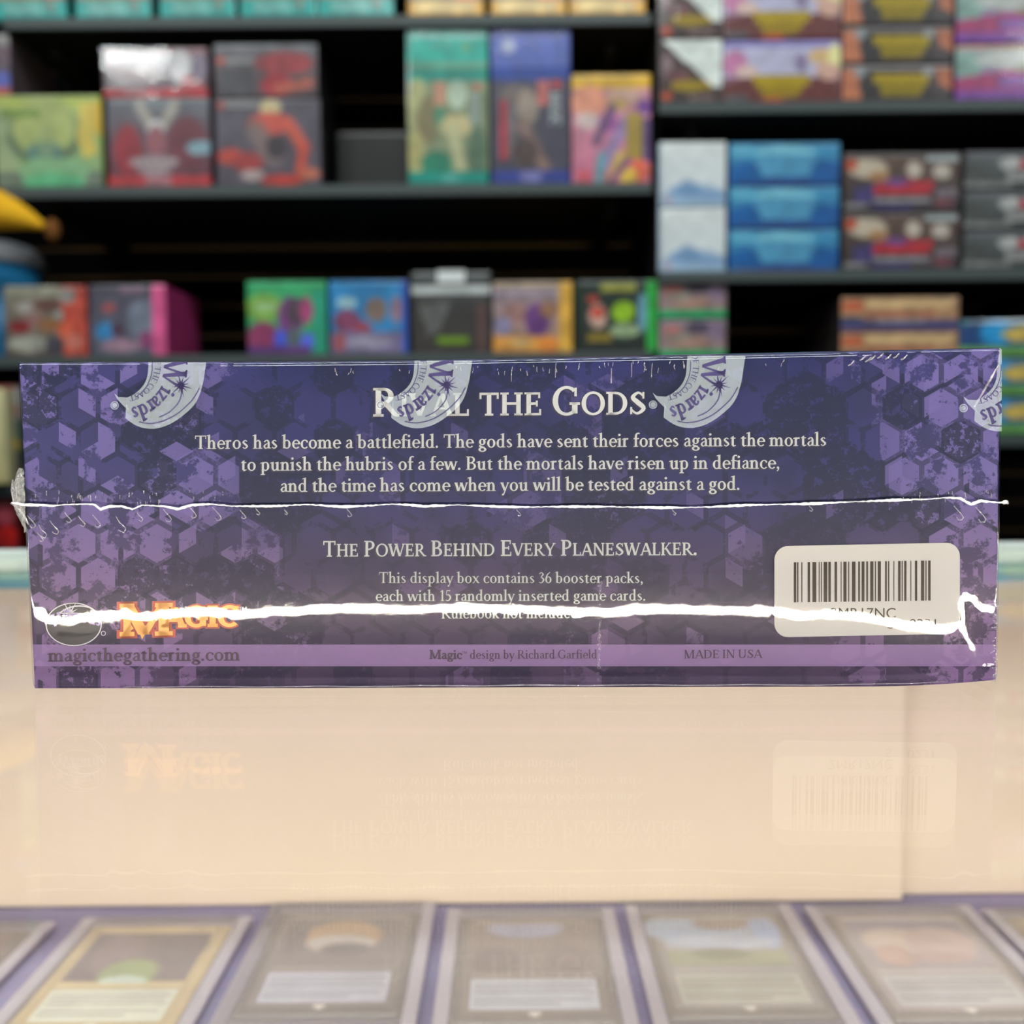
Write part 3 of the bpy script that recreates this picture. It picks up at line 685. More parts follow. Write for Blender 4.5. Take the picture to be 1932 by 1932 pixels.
def film_disp(px, py):
    yl = interp(px, LEDL); dy = yl - 1153; dp = py - yl
    o = .000476 * dy * (dp * .0001087) * math.exp(-(dp / (105 if px < 1780 else 105 - 50 * min(1, (px - 1780) / 40))) ** 2)
    o += 4.2e-7 * math.exp(-(dp / 40) ** 2) * math.sin(py * .45 + 2 * math.sin(px * .09) + px * .05) * math.sin(px * .13 + 3 * math.sin(px * .017))
    edge = max(0, 1 - (px - 40) / 330) + max(0, 1 - (1885 - px) / 130) + .18
    for a, b, c, k in waves: o += k * .22 * edge * math.sin(a * px + b * py + c)
    for a, b, c, k in fine: o += k * .55 * edge * math.sin(a * px + b * py + c)
    sm = abs(py - 952)
    if sm < 60: o += .00000035 * (60 - sm) * math.sin(px * .11 + 1.5 * math.sin(px * .031)) * (1 + edge)
    tp = py - interp(px, TOPL)
    if tp < 70: o += .0000010 * (70 - tp) * math.sin(px * .16 + 2 * math.sin(px * .043)) * (.35 + (1 if 880 < px < 1320 else 0))
    return o
fc = [0, .0012, .003, .005] + [.005 + .99 * i / 420 for i in range(1, 420)] + [.995, .997, .9988, 1]
wrap = obj('shrink_wrap', shell('shrink_wrap', fc, [i / 130 for i in range(1, 130)], 3, film_disp, rpx=28, rdep=.0032, depth=.1254, mats=(FILM,), off=.00095), None, HB)
FO = .00150
def film_tube(mb, pts, r, flat=.5, n=6):
    N = len(pts); mb.tube([P(x, y, FO) for x, y in pts], [r * .000109 * (.35 + .65 * math.sin(math.pi * (i + .5) / N) ** .5) for i in range(N)], n, flat)
# the welded seam
rs = random.Random(2)
SEAM = [(22, 948), (40, 952), (100, 954), (150, 951), (178, 952), (190, 961), (206, 955), (230, 955), (250, 961), (268, 953), (310, 955), (335, 961), (360, 953), (395, 951), (440, 955), (520, 955), (580, 952), (640, 956), (700, 954), (740, 951), (800, 955), (860, 953),
        (980, 957), (1060, 956), (1140, 956), (1260, 958), (1330, 957), (1410, 953), (1500, 951), (1540, 950), (1600, 947), (1680, 944), (1750, 942), (1790, 939), (1812, 940), (1832, 952), (1850, 945), (1880, 948), (1896, 948)]
pts = []
for i in range(380):
    x = 22 + 1874 * i / 379
    pts.append((x, interp(x, SEAM) + rs.uniform(-.5, .5)))
mb = MB(); N = len(pts); wv = [1.9 + 1.0 * math.sin(i * .21) + rs.uniform(-.5, .7) for i in range(N)]
mb.tube([P(x, y, FO) for x, y in pts], [max(.9, w) * .000109 for w in wv], 6, .6)
mb.tube([P(1893, 948, FO), P(1899, 947, FO * .5), P(1902, 950, 0)], [.0004, .00045, .0002], 6, .8)
sm_ = obj('weld_seam', mb.mesh('weld_seam', (), True), clear('white_weld', .2, .12, haze=.82, hazec=(240, 243, 246)), wrap)
# short hooks and creases in the film under the seam and along the top
mb = MB()
for x, y, s in [(62, 985, 12), (82, 1003, 15), (105, 996, 14), (78, 1014, 9), (130, 977, 11), (156, 984, 11), (185, 984, 12), (230, 990, 18), (265, 975, 11), (318, 973, 13), (366, 967, 11), (412, 970, 13), (460, 971, 9), (487, 965, 8),
                (660, 967, 9), (1272, 966, 7), (1530, 958, 8), (1812, 969, 14), (1854, 972, 15), (540, 966, 6), (980, 968, 6)]:
    k = rs.uniform(.7, 1.2)
    film_tube(mb, [(x - s * .8 * k, y - s * (.5 + .5 * k)), (x - s * .3, y - s * .35 * k), (x + s * .15, y + s * .1), (x + s * .42, y + s * .5 * k), (x + s * .2, y + s * .85), (x - s * .25, y + s * .8 * k), (x - s * .45 * k, y + s * .5)], 1.2, .7)
obj('seam_creases', mb.mesh('seam_creases', (), True), CRIMP, wrap)['kind'] = 'stuff'
mb = MB()
for i in range(52):
    x = rs.uniform(890, 1330) if i < 36 else rs.choice([rs.uniform(630, 880), rs.uniform(1330, 1500)])
    y = interp(x, TOPL) + rs.uniform(8, 26); l = rs.choice([4, 5, 6, 8, 10, 28]) if i < 36 else rs.uniform(3, 8)
    film_tube(mb, [(x, y), (x - rs.uniform(-1, 1.5), y + l * .5), (x - rs.uniform(-2, 2.5), y + l)], rs.uniform(.6, 1.1), .6, 5)
for x, y in [(1622, 680), (1632, 683), (1640, 680), (1655, 676), (1670, 678), (1685, 676), (1600, 690), (1700, 679)]:
    film_tube(mb, [(x, y), (x + 6, y - 3), (x + 12, y - 9)], 1.6, .6, 5)
film_tube(mb, [(235 + 62 * i, interp(235 + 62 * i, BOTL) - 7 + .8 * math.sin(i * 1.9)) for i in range(26)], 1.1, .7, 6)
film_tube(mb, [(1838, 768), (1856, 738), (1874, 706), (1884, 690)], 2.2, .6)
for i in range(60):
    x, y = (rs.uniform(60, 420), rs.uniform(925, 948)) if i < 40 else (rs.uniform(1700, 1880), rs.uniform(925, 940))
    film_tube(mb, [(x, y), (x + rs.uniform(-1, 1), y + rs.uniform(3, 10))], rs.uniform(.6, 1.2), .6, 5)
for i in range(50):                                          # crimped right-hand corner
    t_ = rs.random(); y = 1135 + 150 * t_; x = xr(y) - rs.uniform(0, 7)
    film_tube(mb, [(x, y), (x - rs.uniform(1, 8), y + rs.uniform(-4, 5))], rs.uniform(.7, 1.4), .6, 5)
obj('edge_creases', mb.mesh('edge_creases', (), True), CRIMP, wrap)['kind'] = 'stuff'
# vertical line of pin holes
mb = MB()
for i in range(34):
    y = 1094 + i * 5.9; x = 1131 + rs.uniform(-1.6, 1.6) - (i - 17) * .12
    if rs.random() < .15: continue
    w = rs.uniform(1.8, 3.6); h = rs.uniform(2.0, 3.9)
    for p in ring(x, y, w, h, 1.1, 10): mb.poly([P(a, b, FO) for a, b in p])
obj('pin_hole_line', mb.mesh('pin_hole_line'), CRIMP, wrap)
# lumpy flap of gathered film on the left end
mb = MB(); nu, nv = 14, 26
for j in range(nv + 1):
    v = j / nv; y = 884 + v * 120
    half = (7 + 15 * math.sin(math.pi * min(1, v * 1.15)) ** .8) * (1 if v < .9 else .6)
    for i in range(nu + 1):
        u = i / nu; x = 46 + (y - 900) * .05 - half * math.sin(math.pi * u) * 1.05 - 1
        dep = -.001 + .008 * u + rs.uniform(-.0007, .0007)
        q = P(x + rs.uniform(-1.6, 1.6), y + rs.uniform(-1.5, 1.5), -dep); mb.v.append(tuple(q))
for j in range(nv):
    for i in range(nu):
        k = j * (nu + 1) + i; mb.f.append((k, k + 1, k + nu + 2, k + nu + 1)); mb.m.append(0)
obj('gathered_film', mb.mesh('gathered_film', (), False), FLAP, wrap)
mb = MB()
film_tube(mb, [(20, 949), (30, 955), (42, 968), (50, 982), (54, 990)], 2.5, .8)
film_tube(mb, [(24, 905), (22, 925), (26, 948)], 2.2, .8)
film_tube(mb, [(36, 895), (30, 915), (32, 940), (40, 958)], 1.8, .8)
obj('film_folds', mb.mesh('film_folds', (), True), CRIMP, wrap)
# emblems printed on the film, upside down in a row, cut by the box edges
def clipper(x1, y0):
    def half(p, ax, lim, keep_less):
        out = []
        for i in range(len(p)):
            a, b = p[i], p[(i + 1) % len(p)]
            ia = (a[ax] <= lim) == keep_less; ib = (b[ax] <= lim) == keep_less
            if ia: out.append(a)
            if ia != ib:
                t = (lim - a[ax]) / (b[ax] - a[ax]); out.append((a[0] + (b[0] - a[0]) * t, a[1] + (b[1] - a[1]) * t))
        return out
    return lambda p: half(half(p, 0, x1, True), 1, y0, False) if len(p) > 2 else p
WHITE_F = clear('white_film_print', .06, .06, haze=.27, hazec=(224, 242, 252))
HOLE = mat('emblem_cutout_ink', (58, 54, 100), .3, 0, .5, 0)
for ox, oy in [(216.3, 765), (718, 764), (1232, 763.5), (1818, 770)]:
    inner = [(68, -112), (64, -82), (62, -57), (57, -43), (50, -33), (40, -24), (33, -19), (25, -15), (22, -4)]
    outer = [(180, -112), (173, -82), (166, -40), (153, -5), (125, 22), (98, 38), (71, 44), (43, 39), (20, 24)]
    def dens(a):
        o = []
        for i in range(len(a) - 1):
            for t_ in (0, .25, .5, .75):
                p0, p1, p2, p3 = a[max(0, i - 1)], a[i], a[i + 1], a[min(len(a) - 1, i + 2)]
                o.append(tuple(.5 * (2 * p1[k] + (p2[k] - p0[k]) * t_ + (2 * p0[k] - 5 * p1[k] + 4 * p2[k] - p3[k]) * t_ * t_ + (3 * p1[k] - p0[k] - 3 * p2[k] + p3[k]) * t_ ** 3) for k in (0, 1)))
        return o + [a[-1]]
    I, O = dens(inner), dens(outer)
    polys = [[I[i], O[i], O[i + 1], I[i + 1]] for i in range(len(I) - 1)]
    polys += [[(25, -15), (7.5, -16), (-1, -23), (6, -10.5)], [(25, -15), (6, -10.5), (16, 0), (22, -4)], [(22, -4), (16, 0), (27, 10)]]
    polys += disc(0, 0, 8)
    sh = lambda ps: [[(x + ox, y + oy) for x, y in p] for p in ps]
    cl = clipper(min(1890, ox + 900), interp(ox, TOPL) + 1)
    e = decal('film_emblem', sh(polys), FO + .00012, WHITE_F, wrap, cl)
    cx, cy = 19, -75
    hl = arc_text('izards', cx, cy, 80, 29, 82, .06, .92) + arc_text('W', cx, cy, 74, 44, 24, .035, .86) + arc_text('OF THE COAST', cx, cy, 57, 11, 82, .0, 1.05)
    hl += star(125, -38, 24, 12, 2.2, .3) + disc(125, -38, 6)
    def arcl(pts, w):
        out = []
        for (a, b), (c, d) in zip(pts, pts[1:]):
            l = math.hypot(c - a, d - b); nx, ny = -(d - b) / l * w, (c - a) / l * w
            out.append([(a + nx, b + ny), (c + nx, d + ny), (c - nx, d - ny), (a - nx, b - ny)])
        return out
    hl += arcl(dens([(160, -33), (146, -10), (120, 14), (92, 29), (66, 34), (46, 31)]), 1.0)
    hl += arcl(dens([(127, -30), (122, -8), (104, 12), (84, 22)]), 1.0)
    hl += arcl(dens([(71, -82), (69, -57), (57, -31), (40, -16)]), .7)
    hl += ring(0, 0, 6, 6, .8, 16)
    decal('emblem_lettering', sh(hl), FO + .0002, HOLE, e, cl)
# ------------------------------------------------------------------ wall shelves
PXM = FOC / (YF / math.cos(0))            # pixels per metre on the shelf fronts (approx.)
LIP = mat('grey_shelf_lip', (70, 80, 82), .45, 0, .4, .05)
BRD = mat('black_shelf_board', (9, 9, 10), .8, 0, .2)
SH = {}
def shelf(key, x0, x1, ytop, label, depth=.34):
    xm = (max(x0, 0) + min(x1, 1932)) / 2
    Z = at(xm, ytop, YF).z
    X0, X1 = at(x0, ytop, YF).x, at(x1, ytop, YF).x
    t = empty('wall_shelf', ((X0 + X1) / 2, YF + depth / 2, Z - .02))
    mb = MB(); mb.box((X0, YF + .004, Z - .018), (X1, min(YF + depth, YB - .0185), Z)); part('board', mb, BRD, t)
    mb = MB(); mb.box((X0, YF - .004, Z - .0215), (X1, YF + .0035, Z - .001)); part('front_lip', mb, LIP, t, bv=.002)
    for bx in (X0 + .06, X1 - .08):
        mb = MB(); mb.box((bx, YF + .05, Z - .05), (bx + .02, YB - .0185, Z - .0185)); part('bracket', mb, BRD, t)
    tag(t, label, 'shelf', 'black wall shelves')
    SH[key] = Z
shelf('A', 6, 1230, 29, 'black shelf across the top left, under the row of teal and gold boxes')
shelf('B', 6, 1230, 348, 'black shelf under the green, grey, tall teal and blue boxes')
shelf('C', -260, 1230, 667, 'black shelf just behind the top edge of the purple box')
shelf('D', 1242, 2120, 190, 'black shelf on the right under the boxes with yellow titles')
shelf('E', 1242, 2120, 509, 'black shelf on the right under the white and the blue boxes')
shelf('F', 1242, 2120, 823, 'right-hand black shelf low behind the purple box, under flat box stacks')
shelf('G', -260, 1230, 907, 'low left shelf seen beside the purple box, under white and red packs')
shelf('H', -260, 1230, 1040, 'lowest shelf in view, behind the back edge of the counter')
for x in (1241,):
    X = at(x, 500, YF).x
    t = MB(); t.box((X - .0005, YF + .012, 0), (X + .0010, YB - .0185, 2.3))
    tag(obj('shelf_divider', t.mesh('shelf_divider'), BRD), 'thin black upright panel between the left and right shelves', 'shelf divider')

# ------------------------------------------------------------------ printed boxes
def paint(w, h, ops):
    yy, xx = np.mgrid[0:h, 0:w]; U = (xx + .5) / w; V = (yy + .5) / h
    img = np.zeros((h, w, 3)); img[:] = 60
    def put(mask, c):
        m = np.clip(mask, 0, 1)[..., None]; img[:] = img * (1 - m) + np.array(c) * m
    for o in ops:
        k = o[0]
        if k == 'f': img[:] = o[1]
        elif k == 'g': img[:] = np.array(o[1]) * (1 - V[..., None]) + np.array(o[2]) * V[..., None]
        elif k == 'r': put(((U >= o[1]) & (V >= o[2]) & (U < o[3]) & (V < o[4])) * (o[6] if len(o) > 6 else 1.), o[5])
        elif k == 'e':
            d = ((U - o[1]) / o[3]) ** 2 + ((V - o[2]) / o[4]) ** 2
            put(np.clip((1.15 - d) / .45, 0, 1) * (o[6] if len(o) > 6 else 1.), o[5])
        elif k == 'p':
            ins = np.zeros((h, w), bool); P_ = o[1]; j = len(P_) - 1
            for i in range(len(P_)):
                (xi, yi), (xj, yj) = P_[i], P_[j]
                if yi != yj: ins ^= ((yi > V) != (yj > V)) & (U < (xj - xi) * (V - yi) / (yj - yi) + xi)
                j = i
            put(ins * (o[3] if len(o) > 3 else 1.), o[2])
        elif k == 'l':
            x0, y0, x1, y1, wd, c = o[1:7]; asp = h / w
            dx, dy = x1 - x0, (y1 - y0) * asp; L2 = dx * dx + dy * dy
            t = np.clip(((U - x0) * dx + (V - y0) * asp * dy) / L2, 0, 1)
            d = np.hypot(U - x0 - t * dx, (V - y0) * asp - t * dy); put(np.clip(1.5 - d / wd, 0, 1), c)
        elif k == 'n':
            rg = np.random.RandomState(o[2]); s = o[3]
            n = rg.rand(int(h / s) + 3, int(w / s) + 3)
            fy, fx = yy / s, xx / s; iy, ix = fy.astype(int), fx.astype(int); a, b = fy - iy, fx - ix
            v = n[iy, ix] * (1 - a) * (1 - b) + n[iy + 1, ix] * a * (1 - b) + n[iy, ix + 1] * (1 - a) * b + n[iy + 1, ix + 1] * a * b
            img[:] = img * (1 + o[1] * (v[..., None] - .5) * 2)
    return np.clip(img, 0, 255)
def srgb(a):
    a = a / 255; return np.where(a <= .04045, a / 12.92, ((a + .055) / 1.055) ** 2.4)
def box_mesh(name, w, h, d, ops, side, top, cell=.0048, lside=None, m=None):
    """carton: origin at the middle of its base front; the printed front faces -y"""
    nx, ny = max(4, int(w / cell)), max(4, int(h / cell))
    c = srgb(paint(nx, ny, ops))
    V = []; F = []; C = []; r = min(.0016, w * .02)
    for j in range(ny + 1):
        for i in range(nx + 1):
            x = -w / 2 + w * i / nx; z = h * j / ny
            yo = 0
            if i in (0, nx) or j in (0, ny): yo = r * .6
            V.append((x, yo, z))
    for j in range(ny):
        for i in range(nx):
            k = j * (nx + 1) + i; F.append((k, k + 1, k + nx + 2, k + nx + 1)); C.append(c[ny - 1 - j, i])
    b = len(V); V += [(-w / 2, d, 0), (w / 2, d, 0), (w / 2, d, h), (-w / 2, d, h)]
    bl, br = 0, nx; tl, tr = ny * (nx + 1), ny * (nx + 1) + nx
    sd, tp = srgb(np.array(side, float)), srgb(np.array(top, float)); ls = srgb(np.array(lside or side, float))
    F.append((b + 1, b, b + 3, b + 2)); C.append(sd)
    F.append(tuple([b] + [j * (nx + 1) for j in range(ny + 1)][::1] + [b + 3])[::-1]); C.append(ls)
    F.append(tuple([b + 2] + [j * (nx + 1) + nx for j in range(ny, -1, -1)] + [b + 1])[::-1]); C.append(sd)
    F.append(tuple(list(range(tl, tr + 1)) + [b + 2, b + 3])); C.append(tp)
    F.append(tuple(list(range(br, bl - 1, -1)) + [b, b + 1])); C.append(tp)
    me = bpy.data.meshes.new(name); me.from_pydata(V, [], F)
    at_ = me.color_attributes.new('art', 'FLOAT_COLOR', 'CORNER')
    arr = np.ones((len(me.loops), 4), np.float32)
    for p in me.polygons: arr[p.loop_start:p.loop_start + p.loop_total, :3] = C[p.index]
    at_.data.foreach_set('color', arr.ravel())
    me.materials.append(m or PRINT); me.update()
    return me
def lettering_mesh(txt, x0, x1, z0, z1, y=-.0008, wt=.05, rot=False, small=None, y1s=None):
    ps, w = set_text(txt, wt, small); mb = MB()
    for p in ps:
        q = []
        for a, b in p:
            u, v = a / w, b
            q.append((x0 + v * (x1 - x0), y, z1 - u * (z1 - z0)) if rot else (x0 + u * (x1 - x0), y, z0 + v * (z1 - z0)))
        mb.poly(q)
    return mb.mesh('lettering')
def film_mesh(w, h, d, g=.0016):
    mb = MB(); mb.box((-w / 2 - g, -g - .0008, .0002), (w / 2 + g, d + g, h + g * .6)); return mb.mesh('shrink_wrap')
BOXES = []
def product(name, x0, x1, ytop, zb, ops, label, side=(40, 40, 45), top=(45, 45, 50), depth=.19, text=(), film=False, group=None, yoff=.010, lside=None, ybot=None, cat='box', extra=()):
    ym = max(ytop + 40, 20); Y = YF + yoff
    X0, X1 = at(x0, ym, Y).x, at(x1, ym, Y).x
    zt = at((x0 + x1) / 2, ytop, Y).z
    w, h = X1 - X0, zt - zb
    o = obj(name, box_mesh(name, w, h, depth, ops, side, top, lside=lside), None, None, ((X0 + X1) / 2, Y, zb + .0004))
    def child(nm, me, m):
        k = obj(nm, me, m, o, (0, 0, 0)); return k
    for t in text:      # (text, x0, y0, x1, y1 as fractions of the front (y down), colour, rotated)
        child('lettering', lettering_mesh(t[0], -w / 2 + t[1] * w, -w / 2 + t[3] * w, h * (1 - t[4]), h * (1 - t[2]), wt=t[7] if len(t) > 7 else .06, rot=len(t) > 6 and t[6]), mat('ink_%d_%d_%d' % t[5], t[5], .4, 0, .5, 0))
    for nm, pr, dy, c in extra:       # raised panels: fractions x0,y0,x1,y1
        mb = MB(); mb.box((-w / 2 + pr[0] * w, -.0014, h * (1 - pr[3])), (-w / 2 + pr[2] * w, dy, h * (1 - pr[1]))); child(nm, mb.mesh(nm), mat('%s_%d_%d_%d' % (nm, *c), c, .35, 0, .5))
    if film: child('shrink_wrap', film_mesh(w, h, depth), FILM2)
    tag(o, label, cat, group)
    o['dims'] = (w, h); BOXES.append(o)
    return o
def copy_to(o, label, dx=0, dz=0, X=None, Z=None):
    c = o.copy(); COL.objects.link(c)
    c.location = (X if X is not None else o.location.x + dx, o.location.y, Z if Z is not None else o.location.z + dz)
    for k in o.children:
        e = k.copy(); e.parent = c; COL.objects.link(e)
    c['label'] = label
    return c
def X_at(px, o): return at(px, 20, o.location.y).x

ORD = ['leftmost', 'second from the left', 'third from the left', 'fourth from the left', 'rightmost']
# top left shelf: five teal boxes and three gold ones, only their feet in the frame
teal = [('g', (70, 80, 80), (105, 105, 95)), ('e', .35, .84, .35, .10, (150, 140, 105)), ('r', .72, .7, .97, .88, (205, 105, 95)), ('r', 0, .885, 1, 1, (20, 165, 160)), ('r', .18, .9, .68, .975, (110, 185, 178)), ('r', .70, .89, .86, .96, (110, 150, 140)), ('n', .15, 3, 3)]
o = product('card_box', -16, 126, -290, SH['A'], teal, 'teal-footed box at the left end of the top shelf', (25, 60, 62), (30, 120, 118), group='teal boxes on the top shelf')
for i, (px, lb) in enumerate([(213, 'teal-footed box second from the left on the top shelf'), (372, 'teal-footed box in the middle of the five on the top shelf'), (525, 'teal-footed box fourth from the left on the top shelf'), (671, 'teal-footed box on the top shelf next to the gold ones')]):
    copy_to(o, lb, X=X_at(px, o))
gold = [('g', (120, 95, 95), (110, 100, 85)), ('e', .3, .8, .3, .12, (90, 110, 90)), ('r', .66, .7, .9, .905, (185, 90, 80)), ('r', 0, .90, 1, 1, (225, 170, 55)), ('r', .12, .915, .86, .97, (225, 200, 130)), ('n', .15, 4, 3)]
o = product('card_box', 770, 912, -290, SH['A'], gold, 'gold-footed box on the top shelf beside the teal ones', (90, 70, 30), (200, 150, 50), group='gold boxes on the top shelf')
copy_to(o, 'gold-footed box in the middle of the three on the top shelf', X=X_at(997, o))
copy_to(o, 'gold-footed box at the right end of the top left shelf', X=X_at(1146, o))
# second shelf
product('card_box', -10, 190, 181, SH['B'], [('g', (172, 192, 98), (125, 160, 120)), ('r', 0, 0, 1, .06, (140, 165, 50)), ('r', .0, .07, 1, .09, (200, 205, 95)), ('e', .06, .6, .16, .5, (150, 170, 130)), ('e', .46, .42, .36, .36, (82, 106, 82)), ('e', .46, .34, .32, .34, (168, 182, 112)),
        ('e', .46, .62, .18, .13, (88, 128, 120)), ('e', .47, .5, .1, .18, (150, 168, 118), .5), ('p', [(.8, .1), (1, .1), (1, .36), (.9, .38), (.97, .62), (.84, .68), (.78, .5)], (212, 192, 88)), ('e', .97, .25, .06, .2, (216, 180, 60)), ('r', .0, .82, 1, 1, (110, 125, 110)), ('p', [(.2, .8), (.35, .68), (.75, .68), (.9, .8), (.78, 1), (.28, 1)], (130, 178, 132)), ('e', .54, .95, .3, .12, (92, 178, 128)), ('r', .05, .15, .42, .23, (120, 150, 72)), ('n', .08, 1, 4)],
        'yellow-green box at the left end of the second shelf', (120, 140, 50), (135, 160, 55))
product('card_box', -150, 17, 66, SH['B'] + (at(90, 181, YF + .01).z - SH['B']) + .001, [('g', (120, 95, 105), (80, 70, 90)), ('r', 0, 0, 1, .18, (150, 150, 150)), ('e', .9, .75, .2, .15, (90, 100, 190)), ('r', 0, .85, 1, 1, (175, 90, 75)), ('n', .2, 2, 3)],
        'dull purple box at the left picture edge on top of the yellow-green box', (90, 75, 85), (60, 60, 60))
crim = [('g', (98, 108, 120), (105, 45, 60)), ('e', .2, .58, .14, .3, (150, 40, 55)), ('e', .78, .5, .2, .3, (110, 50, 65)), ('e', .9, .56, .14, .09, (130, 165, 180)), ('l', .33, .08, .42, .28, .05, (165, 160, 150)), ('l', .66, .08, .56, .28, .05, (165, 160, 150)), ('r', .36, .05, .62, .12, (120, 128, 135)), ('e', .48, .36, .09, .12, (205, 208, 212)), ('e', .48, .5, .1, .2, (150, 90, 100)),
        ('e', .45, .72, .26, .08, (158, 140, 148)), ('e', .46, .8, .18, .08, (150, 130, 138)), ('r', 0, .885, 1, 1, (180, 52, 60)), ('r', .36, .89, .62, .99, (170, 110, 120)), ('n', .12, 7, 4)]
o = product('card_box', 201, 395, 186, SH['B'], crim, 'tall grey and crimson box, lower of the stack beside the yellow-green box', (70, 60, 68), (110, 70, 80), .17,
        [('CRIMSON', .26, .68, .68, .745, (205, 190, 195)), ('VOW', .36, .765, .58, .83, (205, 190, 195))], True)
crim2 = [('g', (115, 100, 112), (90, 70, 82)), ('r', 0, 0, 1, .12, (135, 95, 105)), ('e', .3, .55, .26, .2, (140, 125, 132)), ('e', .74, .36, .12, .34, (200, 200, 205)), ('e', .85, .75, .12, .2, (160, 70, 80)), ('r', .0, .82, 1, .98, (178, 52, 62)), ('r', .2, .84, .42, .96, (160, 100, 108)), ('e', .92, .4, .08, .3, (130, 120, 140)), ('n', .15, 8, 3)]
product('card_box', 194, 391, 92, o.location.z + o['dims'][1] + .0016, crim2, 'short grey and crimson box on top of the tall one', (75, 65, 72), (120, 95, 105), .17,
        [('CRIMSON', .1, .44, .46, .56, (205, 190, 195)), ('VOW', .2, .6, .38, .7, (205, 190, 195))], True)
fig = [('g', (88, 84, 98), (88, 80, 95)), ('r', .1, .02, .42, .1, (125, 128, 130)), ('e', .06, .07, .04, .04, (185, 75, 60)), ('e', .53, .09, .11, .09, (205, 190, 145)), ('e', .52, .28, .22, .14, (190, 85, 75)), ('l', .7, .28, .84, .55, .06, (200, 90, 75)), ('l', .84, .55, .8, .9, .05, (195, 80, 65)), ('l', .38, .36, .55, .66, .09, (128, 112, 112)), ('e', .58, .55, .1, .14, (70, 62, 72)),
       ('e', .14, .66, .14, .1, (185, 70, 62)), ('e', .3, .72, .16, .12, (160, 60, 62)), ('e', .35, .87, .12, .07, (175, 160, 160)), ('e', .62, .94, .2, .08, (190, 60, 55)), ('e', .9, .86, .1, .07, (195, 110, 85)), ('n', .12, 9, 4)]
o = product('card_box', 406, 603, 188, SH['B'], fig, 'dark grey box with an orange-red print, lower of its stack on the second shelf', (46, 46, 50), (90, 88, 98), .17, [('MAGIC', .1, .03, .4, .09, (160, 165, 165))], True)
fig2 = [('g', (105, 105, 115), (78, 62, 70)), ('r', .0, .0, 1, .1, (110, 112, 120)), ('r', .1, .25, .4, .36, (135, 138, 140)), ('e', .07, .3, .05, .08, (180, 80, 62)), ('e', .68, .35, .3, .22, (150, 60, 68)), ('e', .6, .75, .16, .22, (160, 45, 58)), ('l', .62, .82, .92, .72, .05, (190, 100, 85)), ('r', .04, .45, .38, .95, (72, 72, 80)), ('n', .15, 10, 3)]
product('card_box', 404, 598, 84, o.location.z + o['dims'][1] + .0016, fig2, 'short dark grey box with a red print, on top of the orange-red printed one', (55, 55, 60), (105, 105, 112), .17, [('MAGIC', .1, .27, .38, .35, (160, 165, 165))], True)
product('card_box', 636, 772, 250, SH['B'], [('g', (18, 20, 20), (32, 36, 36)), ('r', 0, 0, 1, .06, (14, 15, 15)), ('n', .1, 3, 4)], 'plain dark grey box set back on the second shelf beside the tall teal box', (20, 20, 21), (30, 32, 32), .12, yoff=.10)
MID = .17
product('card_box', 768, 920, 56, SH['B'], [('f', (26, 168, 152)), ('r', 0, .0, 1, .06, (150, 215, 208)), ('e', .73, .115, .06, .035, (90, 160, 120)), ('r', 0, .205, 1, .25, (105, 160, 135)), ('r', 0, .25, 1, .34, (18, 140, 126)), ('r', .0, .34, 1, .91, (128, 142, 112)), ('e', .12, .5, .13, .2, (170, 172, 122)), ('e', .1, .78, .12, .16, (172, 168, 112)), ('e', .25, .58, .14, .16, (125, 118, 88)), ('r', .35, .33, .47, .5, (188, 138, 115)), ('e', .4, .56, .06, .08, (70, 150, 118)), ('e', .62, .42, .12, .1, (175, 195, 175)),
        ('e', .6, .62, .22, .08, (190, 180, 135)), ('l', .55, .64, .66, .9, .07, (190, 192, 150)), ('r', .78, .4, .9, .62, (140, 160, 150)), ('e', .86, .8, .12, .2, (85, 112, 92)), ('e', .35, .86, .2, .08, (40, 128, 102)), ('r', 0, .915, 1, 1, (14, 142, 128)), ('e', .52, .955, .14, .03, (80, 170, 160)), ('r', .84, .345, .9, .385, (190, 80, 70)), ('n', .1, 5, 3)],
        'tall teal box with a gold print on the second shelf', (14, 100, 92), (160, 220, 214), MID, [('MAGIC', .78, .41, .90, .61, (170, 185, 178), True)], True)
product('card_box', 926, 1075, 54, SH['B'], [('g', (82, 100, 180), (62, 92, 170)), ('r', 0, 0, 1, .05, (92, 105, 175)), ('e', .22, .11, .1, .05, (175, 185, 215)), ('r', 0, .24, 1, .34, (30, 62, 150)), ('r', 0, .34, 1, .92, (72, 70, 88)), ('e', .3, .42, .2, .06, (110, 100, 100)), ('r', .12, .46, .2, .84, (165, 55, 70)), ('r', .22, .5, .3, .82, (110, 105, 110)), ('e', .46, .5, .15, .12, (148, 135, 125)), ('l', .4, .62, .68, .9, .08, (130, 105, 98)), ('e', .42, .8, .16, .1, (78, 66, 66)), ('r', .58, .34, .72, .5, (190, 105, 100)), ('r', .74, .32, .88, .62, (65, 72, 95)), ('r', .76, .34, .88, .38, (175, 60, 70)), ('r', 0, .92, 1, 1, (48, 66, 150)), ('e', .5, .95, .16, .04, (120, 120, 180)), ('n', .1, 6, 3)],
        'tall blue box with a brown print on the second shelf', (34, 52, 120), (90, 105, 180), MID, [('MAGIC', .75, .41, .88, .62, (195, 205, 205), True)], True)
